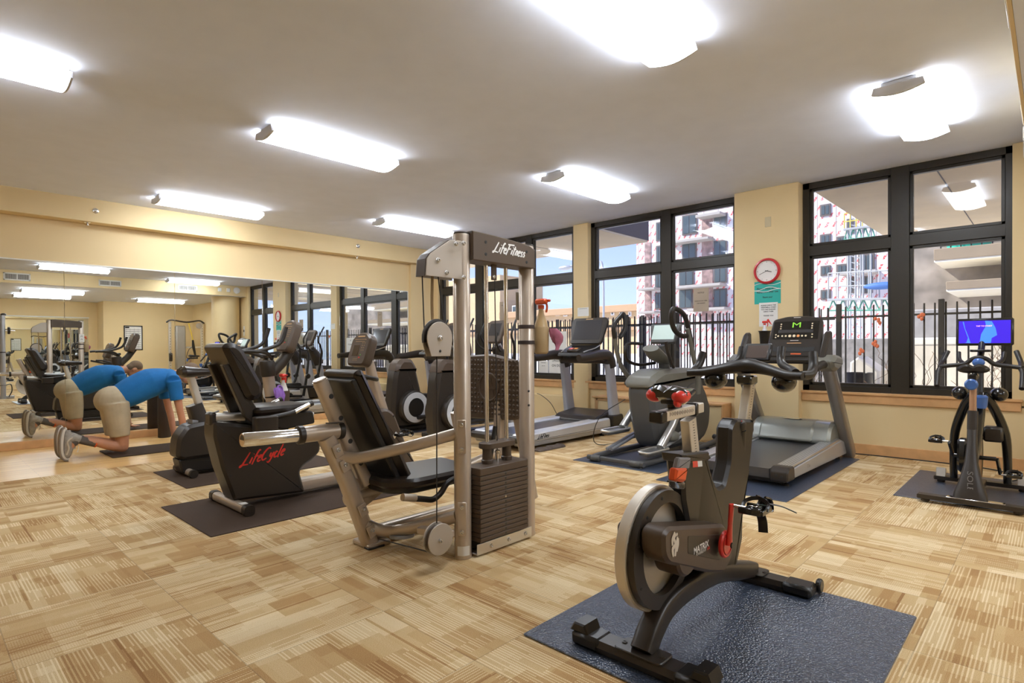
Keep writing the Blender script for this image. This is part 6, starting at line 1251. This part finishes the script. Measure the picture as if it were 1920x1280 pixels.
for y, s in ((y0 - 0.0, -1), (y1 - 0.02, 1)):
    ob('upright', G().tube([(7.02, y, 0.04), (6.62, y, 0.55), (6.26, y, 0.99)], [0.062, 0.058, 0.055], n=20, sq=5, smooth=False, up=(0, 1, 0)), mat('bronze_silver', (0.27, 0.245, 0.225), 0.32, 0.55, coat=0.3), MT)
    ob('shoulder_pod', G().prism(rc2([(6.10, 0.98), (6.06, 1.06), (6.20, 1.12), (6.42, 1.10), (6.44, 1.00), (6.25, 0.95)], 0.03, 4), y - 0.09, y + 0.09, 'y', 0.03), M_sage, MT)
    ob('side_fin', G().prism(rc2([(6.12, 1.08), (6.32, 1.34), (6.40, 1.36), (6.42, 1.08)], 0.03, 4), y - s * 0.03 - 0.03, y - s * 0.03 + 0.03, 'y', 0.015), M_char, MT)
    ob('handrail', G().tube([(6.16, y, 1.03), (6.0, y, 1.02), (5.78, y + s * 0.01, 0.985)], [0.045, 0.035, 0.03], n=14), M_rub, MT)
ob('crossbar', G().tube([(6.18, y0, 1.05), (6.14, 1.8, 1.06), (6.12, 2.06, 1.06), (6.14, 2.3, 1.06), (6.18, y1 - 0.02, 1.05)], 0.035, n=14), M_rub, MT)
R = Matrix.Rotation(math.radians(22), 3, 'Y'); c = V((6.42, 1.97, 1.30)); g = G()
g.prism(rc2([(-0.28, -0.24), (0.28, -0.24), (0.24, 0.19), (0.10, 0.225), (-0.10, 0.225), (-0.24, 0.19)], 0.03, 4), -0.035, 0.035, 'x', 0.014); g.v = [tuple(R @ V(p) + c) for p in g.v]
co = ob('console', g, M_char, MT)
def cput(name, items, m, off=-0.0365, rd=False):
    g = G()
    for (y, z, sy, sz) in items:
        p = c + R @ V((off, y, z))
        if rd: g.disc(p, R @ V((1, 0, 0)), sy / 2, 0.003, 0.0006, 16)
        else: g.box(p, (0.003, sy, sz), 0.0006, R)
    return ob(name, g, m, co)
cput('button_panel', [(0.0, 0.06, 0.44, 0.20)], M_blkg)
cput('number_display', [(0.0, 0.048, 0.34, 0.035)], M_screen, -0.0385)
gm = G().text('M', c + R @ V((-0.0405, -0.005, 0.115)), 0.085, (0, -1, 0), R @ V((0, 0, 1)), 0.0, bold=0.0, sx=1.5); ob('green_display', gm, mat('green_led', (0.1, 0.25, 0.02), 0.4, emit=(0.16, 0.40, 0.03), es=0.6), co)
cr_ = mat('cream_buttons', (0.72, 0.60, 0.42), 0.4)
first = None
for k, y in enumerate([0.165, 0.125, 0.09, 0.05, 0.008, -0.032, -0.07, -0.105]): cput('button', [(y, -0.005, 0.030 if k in (3, 4, 5) else 0.020, 0)], mat('orange_button', (0.75, 0.30, 0.10), 0.4) if k == 5 else cr_, -0.0385, True)
for y, zs in ((0.15, (0.13, 0.105, 0.08)), (-0.155, (0.13, 0.105, 0.08)), (0.19, (0.01, -0.02)), (-0.165, (0.01, -0.02))):
    for z in zs: cput('button', [(y, z, 0.016, 0)], cr_, -0.0385, True)
cput('fan_slot', [(0.0, -0.085, 0.14, 0.007)], mat('amber_strip', (0.75, 0.42, 0.20), 0.4)); cput('shelf_recess', [(0.0, -0.155, 0.40, 0.05)], M_ink); cput('red_strip', [(-0.03, -0.205, 0.10, 0.014)], mat('red_label', (0.7, 0.12, 0.03), 0.4)); cput('name_print', [(0.0, 0.205, 0.07, 0.006), (0.0, -0.055, 0.08, 0.005)], M_white)
# bottle in its wall holder left of the console
wh = thing('bottle_holder', 'black holder fixed to the pillar left of the button console', 'bottle holder', (7.2, 2.52, 1.28))
p = (7.160, 2.551, 1.390); 
ob('cup', G().lathe([(0.052, -0.16), (0.062, -0.02), (0.075, 0.0), (0.068, 0.0), (0.05, -0.10), (0.0, -0.11)], (7.155, p[1], p[2]), n=24), M_blk, wh); ob('bracket', G().box((7.222, p[1], p[2] - 0.06), (0.028, 0.06, 0.10), 0.004), M_blk, wh)
bottle('clear spray bottle with red collar in the pillar holder', (7.155, p[1], p[2] - 0.10), mat('clear_bottle', (0.72, 0.72, 0.74), 0.25), M_red, 0.9)

# ================================================================ kneeling man
M_skin = mat('skin', (0.55, 0.26, 0.15), 0.5, var=0.06, vscale=12); M_shirt = mat('blue_shirt', (0.008, 0.15, 0.42), 0.85, bump=0.2, bscale=60, var=0.08, vscale=9)
M_short = mat('khaki_shorts', (0.48, 0.40, 0.27), 0.9, bump=0.2, bscale=60, var=0.08, vscale=9); M_sock = mat('grey_sock', (0.11, 0.095, 0.085), 0.9, bump=0.3, bscale=200)
M_shoe = mat('grey_shoe_mesh', (0.34, 0.31, 0.27), 0.7, bump=0.4, bscale=240, var=0.2, vscale=30); M_sole = mat('pale_sole', (0.62, 0.58, 0.52), 0.6)
def remesh(o, vox, sm=4):
    m = o.modifiers.new('remesh', 'REMESH'); m.mode = 'VOXEL'; m.voxel_size = vox; m.use_smooth_shade = True
    s = o.modifiers.new('smooth', 'SMOOTH'); s.iterations = sm; s.factor = 0.5; return o
PY = 7.90
tag(ob('exercise_mat', G().prism(rc2([(1.60, 7.60), (3.42, 7.60), (3.42, 8.24), (1.60, 8.24)], 0.02), 0.0005, 0.012, 'z', 0.003), M_matbr), 'long dark exercise mat on the maple floor under the kneeling man', 'exercise mat')
g = G()
hipz, hipx = 0.60, 1.68
for s in (-1, 1):
    y = PY + s * 0.11
    knee = V((1.735, y, 0.075)); hip = V((hipx, PY + s * 0.09, hipz - 0.03)); ank = V((1.325, y, 0.200))
    g.tube([hip, (hip + knee) / 2 + V((0.015, 0, 0)), knee + V((0.0, 0, 0.01))], [0.095, 0.082, 0.062], n=18)
    g.ell(knee + V((0.0, 0, 0)), (0.062, 0.056, 0.060), 16, 10)
    g.tube([knee + V((-0.01, 0, -0.005)), knee + V((-0.12, 0, 0.035)), knee + V((-0.25, 0, 0.085)), ank], [0.052, 0.058, 0.048, 0.036], n=16)
    g.tube([ank, ank + V((-0.05, 0, -0.02)), (1.235, y, 0.10)], [0.037, 0.040, 0.034], n=14)
g.ell((hipx + 0.01, PY, hipz), (0.15, 0.165, 0.14), 20, 12)
g.tube([(hipx, PY, hipz), (1.86, PY, 0.70), (2.05, PY, 0.79), (2.22, PY, 0.82)], [0.13, 0.135, 0.155, 0.14], n=22, flat=0.85)
g.tube([(2.24, PY - 0.19, 0.81), (2.25, PY, 0.86), (2.24, PY + 0.19, 0.81)], [0.065, 0.08, 0.065], n=16)
for s in (-1, 1):
    sh, el, wr = V((2.25, PY + s * 0.195, 0.80)), V((2.30, PY + s * 0.215, 0.48)), V((2.36, PY + s * 0.20, 0.085))
    g.tube([sh, (sh + el) / 2, el, (el + wr) / 2 + V((0, 0, 0.05)), wr, wr + V((0.01, 0, -0.03))], [0.060, 0.050, 0.040, 0.040, 0.028, 0.026], n=16)
    g.tube([wr + V((0, 0, -0.025)), wr + V((0.035, 0, -0.05)), wr + V((0.085, 0, -0.058))], [0.026, 0.036, 0.038], n=14, flat=0.5, up=(0, 0, 1))
    for k in range(4):
        o_ = V((0.075, (k - 1.5) * 0.019, -0.057)); L_f = (0.058, 0.072, 0.068, 0.050)[k]
        g.tube([wr + o_, wr + o_ + V((L_f * 0.5, (k - 1.5) * 0.005, 0.007)), wr + o_ + V((L_f, (k - 1.5) * 0.008, -0.004))], [0.0095, 0.0088, 0.0075], n=8)
    g.tube([wr + V((0.02, -s * 0.028, -0.048)), wr + V((0.045, -s * 0.05, -0.052)), wr + V((0.075, -s * 0.058, -0.058))], [0.013, 0.011, 0.009], n=8)
# neck and head, looking down and forward
g.tube([(2.27, PY, 0.87), (2.36, PY, 0.885), (2.41, PY, 0.88)], [0.062, 0.056, 0.058], n=16)
HR = Matrix.Rotation(math.radians(52), 3, 'Y'); hc = V((2.475, PY, 0.885))
def hp(x, y, z): return hc + HR @ V((x, y, z))
g.ell(hp(0, 0, 0.02), (0.098, 0.076, 0.108), 22, 14, HR); g.ell(hp(0.030, 0, -0.055), (0.062, 0.056, 0.062), 18, 10, HR)
g.tube([hp(0.085, 0, 0.02), hp(0.108, 0, -0.015), hp(0.112, 0, -0.03)], [0.010, 0.014, 0.013], n=10); g.ell(hp(0.088, 0, -0.066), (0.012, 0.026, 0.009), 10, 6, HR)
for s in (-1, 1): g.ell(hp(-0.005, s * 0.080, -0.005), (0.022, 0.010, 0.034), 12, 8, HR); g.ell(hp(0.084, s * 0.032, 0.034), (0.012, 0.024, 0.008), 10, 6, HR)
man = tag(remesh(ob('person', g, M_skin, loc=(1.9, PY, 0)), 0.0075, 5), 'person in blue shirt and khaki shorts kneeling on hands and knees', 'person')
man.location.z += 0.014
for s in (-1, 1): ob('eye', G().ell(hp(0.090, s * 0.031, 0.015), (0.008, 0.012, 0.009), 10, 6, HR), M_ink, man)
hh = G().ell(hp(-0.018, 0, 0.045), (0.098, 0.083, 0.098), 22, 12, HR).ell(hp(-0.055, 0, -0.01), (0.058, 0.074, 0.078), 18, 10, HR)
remesh(ob('hair', hh, mat('grey_brown_hair', (0.18, 0.12, 0.08), 0.8, bump=0.5, bscale=120), man), 0.008, 3)
st = G()
st.tube([(hipx + 0.06, PY, hipz + 0.035), (1.86, PY, 0.70), (2.05, PY, 0.79), (2.24, PY, 0.825)], [0.165, 0.190, 0.200, 0.155], n=24, flat=0.88)
st.tube([(2.24, PY - 0.205, 0.81), (2.25, PY, 0.865), (2.24, PY + 0.205, 0.81)], [0.078, 0.09, 0.078], n=18)
for s in (-1, 1): st.tube([(2.25, PY + s * 0.195, 0.81), (2.275, PY + s * 0.215, 0.58)], [0.078, 0.074], n=16, smooth=False)
remesh(ob('shirt', st, M_shirt, man), 0.010, 4)
so = G(); so.ell((hipx - 0.01, PY, hipz + 0.01), (0.185, 0.19, 0.165), 22, 12)
so.tube([(hipx, PY, hipz + 0.01), (hipx + 0.08, PY, hipz + 0.05)], [0.155, 0.152], n=22, smooth=False, flat=0.9)
for s in (-1, 1): so.tube([(hipx, PY + s * 0.088, hipz - 0.02), (1.70, PY + s * 0.105, 0.38), (1.712, PY + s * 0.112, 0.20)], [0.135, 0.118, 0.098], n=20)
remesh(ob('shorts', so, M_short, man), 0.010, 4)
for s in (-1, 1):
    y = PY + s * 0.11; sk = ob('sock', G().tube([(1.485, y, 0.150), (1.40, y, 0.180), (1.325, y, 0.205), (1.275, y, 0.175)], [0.046, 0.043, 0.043, 0.045], n=16), M_sock, man)
    ob('sock_band', G().tube([(1.492, y, 0.1475), (1.478, y, 0.1525)], [0.0475, 0.0475], n=16, smooth=False), mat('orange_band', (0.75, 0.12, 0.03), 0.8), sk)
    shoe = ob('shoe', G().tube([(1.228, y, 0.318), (1.232, y, 0.26), (1.238, y, 0.19), (1.232, y, 0.11), (1.222, y, 0.045), (1.228, y, 0.018)], [0.030, 0.044, 0.047, 0.047, 0.040, 0.024], n=18, flat=0.92, up=(0, 1, 0)).tube([(1.232, y, 0.225), (1.285, y, 0.225), (1.338, y, 0.203)], [0.046, 0.050, 0.046], n=18), M_shoe, man)
    ob('sole', G().tube([(1.222, y, 0.345), (1.196, y, 0.325), (1.180, y, 0.25), (1.176, y, 0.15), (1.182, y, 0.07), (1.205, y, 0.018), (1.240, y, 0.006)], [0.010, 0.014, 0.016, 0.015, 0.014, 0.012, 0.007], n=14, flat=3.3, up=(0, 1, 0), sq=5), M_sole, shoe)
    ob('outsole', G().tube([(1.205, y, 0.352), (1.180, y, 0.330), (1.160, y, 0.25), (1.157, y, 0.15), (1.164, y, 0.065), (1.190, y, 0.008), (1.230, y, -0.008)], 0.007, n=14, flat=6.4, up=(0, 1, 0), sq=5), mat('brown_outsole', (0.25, 0.20, 0.155), 0.7), shoe)
    ob('laces', G().tube([(1.290, y - 0.03, 0.115), (1.305, y, 0.125), (1.292, y + 0.03, 0.112), (1.315, y, 0.150), (1.325, y - 0.02, 0.12), (1.31, y - 0.035, 0.075)], 0.003, n=6), M_white, shoe)
    ob('side_stripe', G().tube([(1.215, y - 0.047, 0.06), (1.235, y - 0.048, 0.13), (1.225, y - 0.048, 0.20), (1.27, y - 0.047, 0.25)], 0.008, n=6, flat=0.3, up=(0, 1, 0)), M_alu, shoe)
# roller and towel
tag(ob('foam_roller', G().lathe([(0.03, 0.001), (0.074, 0.001), (0.079, 0.008), (0.079, 0.905), (0.074, 0.912), (0.03, 0.912)], (2.475, 8.90, 0), n=36), mat('black_foam', (0.035, 0.024, 0.02), 0.7, bump=0.4, bscale=300)), 'tall black foam roller standing on end against the mirror', 'foam roller')
g = G(); rnd = random.Random(5)
for k in range(9): g.ell((2.76 + rnd.uniform(-.09, .10), 8.93 + rnd.uniform(-.06, .06), 0.028 + rnd.uniform(0, 0.02)), (rnd.uniform(.03, .05), rnd.uniform(.03, .05), rnd.uniform(.022, .035)), 12, 8)
tag(remesh(ob('hand_towel', g, mat('white_towel', (0.66, 0.56, 0.52), 0.95, bump=0.4, bscale=150)), 0.006, 2), 'small crumpled whitish towel on the maple floor by the mirror', 'towel')
# ================================================================ machines behind the camera, seen in the mirrors
CT = thing('cable_tower', 'silver cable station with black weights at the left edge of the mirror', 'cable machine', (1.6, -0.75, 0))
for x, h in ((1.74, 2.08), (1.58, 2.0)):
    p = ob('post', G().lathe([(0.055, 0), (0.055, h)], (x, -0.75 - (0.25 if x < 1.7 else 0), 0), n=22), M_silver2, CT)
ob('top_knob', G().ell((1.76, -0.75, 2.10), (0.06, 0.05, 0.035), 14, 8), M_char, CT)
ob('cross_bar', G().tube([(1.74, -0.75, 2.02), (1.3, -0.8, 2.04), (0.9, -0.8, 1.95)], 0.03, 12), M_char, CT)
ob('cross_bar', G().tube([(1.72, -0.78, 1.80), (1.3, -0.85, 1.92)], 0.04, 12, smooth=False), M_silver2, CT)
ob('base_rail', G().bar((0.9, -1.0, 0.04), (1.95, -0.75, 0.04), 0.10, 0.07), M_silver2, CT)
ob('weight_disc', G().disc((1.86, -0.75, 1.70), (1, 0, 0), 0.09, 0.05, 0.01, 24), M_blk, CT); ob('weight_bar', G().rod((1.78, -0.75, 1.70), (1.98, -0.75, 1.70), 0.014, 10), M_chrome, CT)
g = G()
for k in range(26): g.ell((0.95 + k * 0.032, -0.70, 0.34), (0.014, 0.008, 0.010), 6, 4)
ob('chain', g, M_char, CT)['kind'] = 'stuff'
ob('belt', G().tube([(1.78, -0.70, 0.34), (1.88, -0.70, 0.36), (1.90, -0.70, 0.20), (1.84, -0.70, 0.05)], 0.03, n=10, flat=0.4), M_blk, CT)
ob('bottle_cup', G().lathe([(0.04, 1.02), (0.055, 1.03), (0.058, 1.14)], (1.60, -0.66, 0), n=18), M_grey, CT)
ob('strap', G().lathe([(0.0555, -0.012), (0.059, -0.01), (0.059, 0.01), (0.0555, 0.012)], (1.74, -0.75, 1.16), n=22), M_blk, CT)
tag(ob('cleaning_cloth', G().ell((1.48, -0.585, 1.08), (0.05, 0.018, 0.075), 12, 8), M_purple), 'purple cloth hung on the cable station at the left mirror edge', 'cloth')
FT = thing('functional_trainer', 'functional trainer with yellow strap in the rear alcove, mirror only', 'cable machine', (6.8, -3.4, 0))
for x in (6.22, 7.22):
    ob('side_column', G().bar((x, -3.4, 0.02), (x, -3.4, 2.15), 0.08, 0.08, up=(0, 1, 0)), M_alu, FT)
    g = G()
    for k in range(18): g.disc((x, -3.358, 0.4 + k * 0.09), (0, 1, 0), 0.012, 0.003, 0.001, 8)
    ob('hole_row', g, M_ink, FT)['kind'] = 'stuff'
ob('weight_housing', G().span((6.42, -3.62, 0.05), (6.72, -3.42, 2.02), 0.03), mat('warm_grey_shroud', (0.30, 0.27, 0.23), 0.5), FT)
ob('pulley_carriage', G().box((6.22, -3.33, 0.95), (0.10, 0.08, 0.28), 0.02).disc((6.22, -3.26, 1.0), (1, 0, 0), 0.05, 0.03, 0.005, 16), M_char, FT)
ob('top_bar', G().tube([(6.10, -3.35, 2.12), (6.25, -3.3, 2.20), (6.7, -3.3, 2.14), (7.1, -3.3, 2.20), (7.28, -3.35, 2.12)], 0.026, n=12), M_char, FT)
ob('cross_bar', G().rod((6.72, -3.4, 1.28), (7.2, -3.4, 1.28), 0.03, 12), M_alu, FT); ob('cross_bar', G().rod((6.72, -3.4, 0.35), (7.2, -3.4, 0.35), 0.03, 12), M_char, FT)
ob('top_pulley', G().disc((7.10, -3.3, 2.02), (0, 1, 0), 0.10, 0.03, 0.006, 24), M_plate, FT)
ob('base_foot', G().bar((6.15, -3.4, 0.04), (7.3, -3.4, 0.04), 0.12, 0.08), M_char, FT)
ss = thing('suspension_strap', 'yellow and black suspension strap hanging from the trainer bar', 'strap', (6.8, -3.25, 1.0))
ob('yellow_strap', G().tube([(6.76, -3.27, 2.11), (6.83, -3.26, 1.80), (6.88, -3.25, 1.52)], 0.016, n=8, flat=0.3), mat('yellow_webbing', (0.72, 0.50, 0.03), 0.7), ss)
ob('black_strap', G().tube([(6.88, -3.25, 1.53), (6.90, -3.25, 1.30), (6.96, -3.25, 0.98)], [0.03, 0.05, 0.03], n=10, flat=0.5), M_blk, ss)
ob('handle_loop', G().tube([(6.90, -3.24, 1.32), (6.75, -3.24, 1.20), (6.68, -3.24, 0.95), (6.74, -3.24, 0.86), (6.80, -3.24, 0.96)], 0.010, n=8), M_blk, ss)
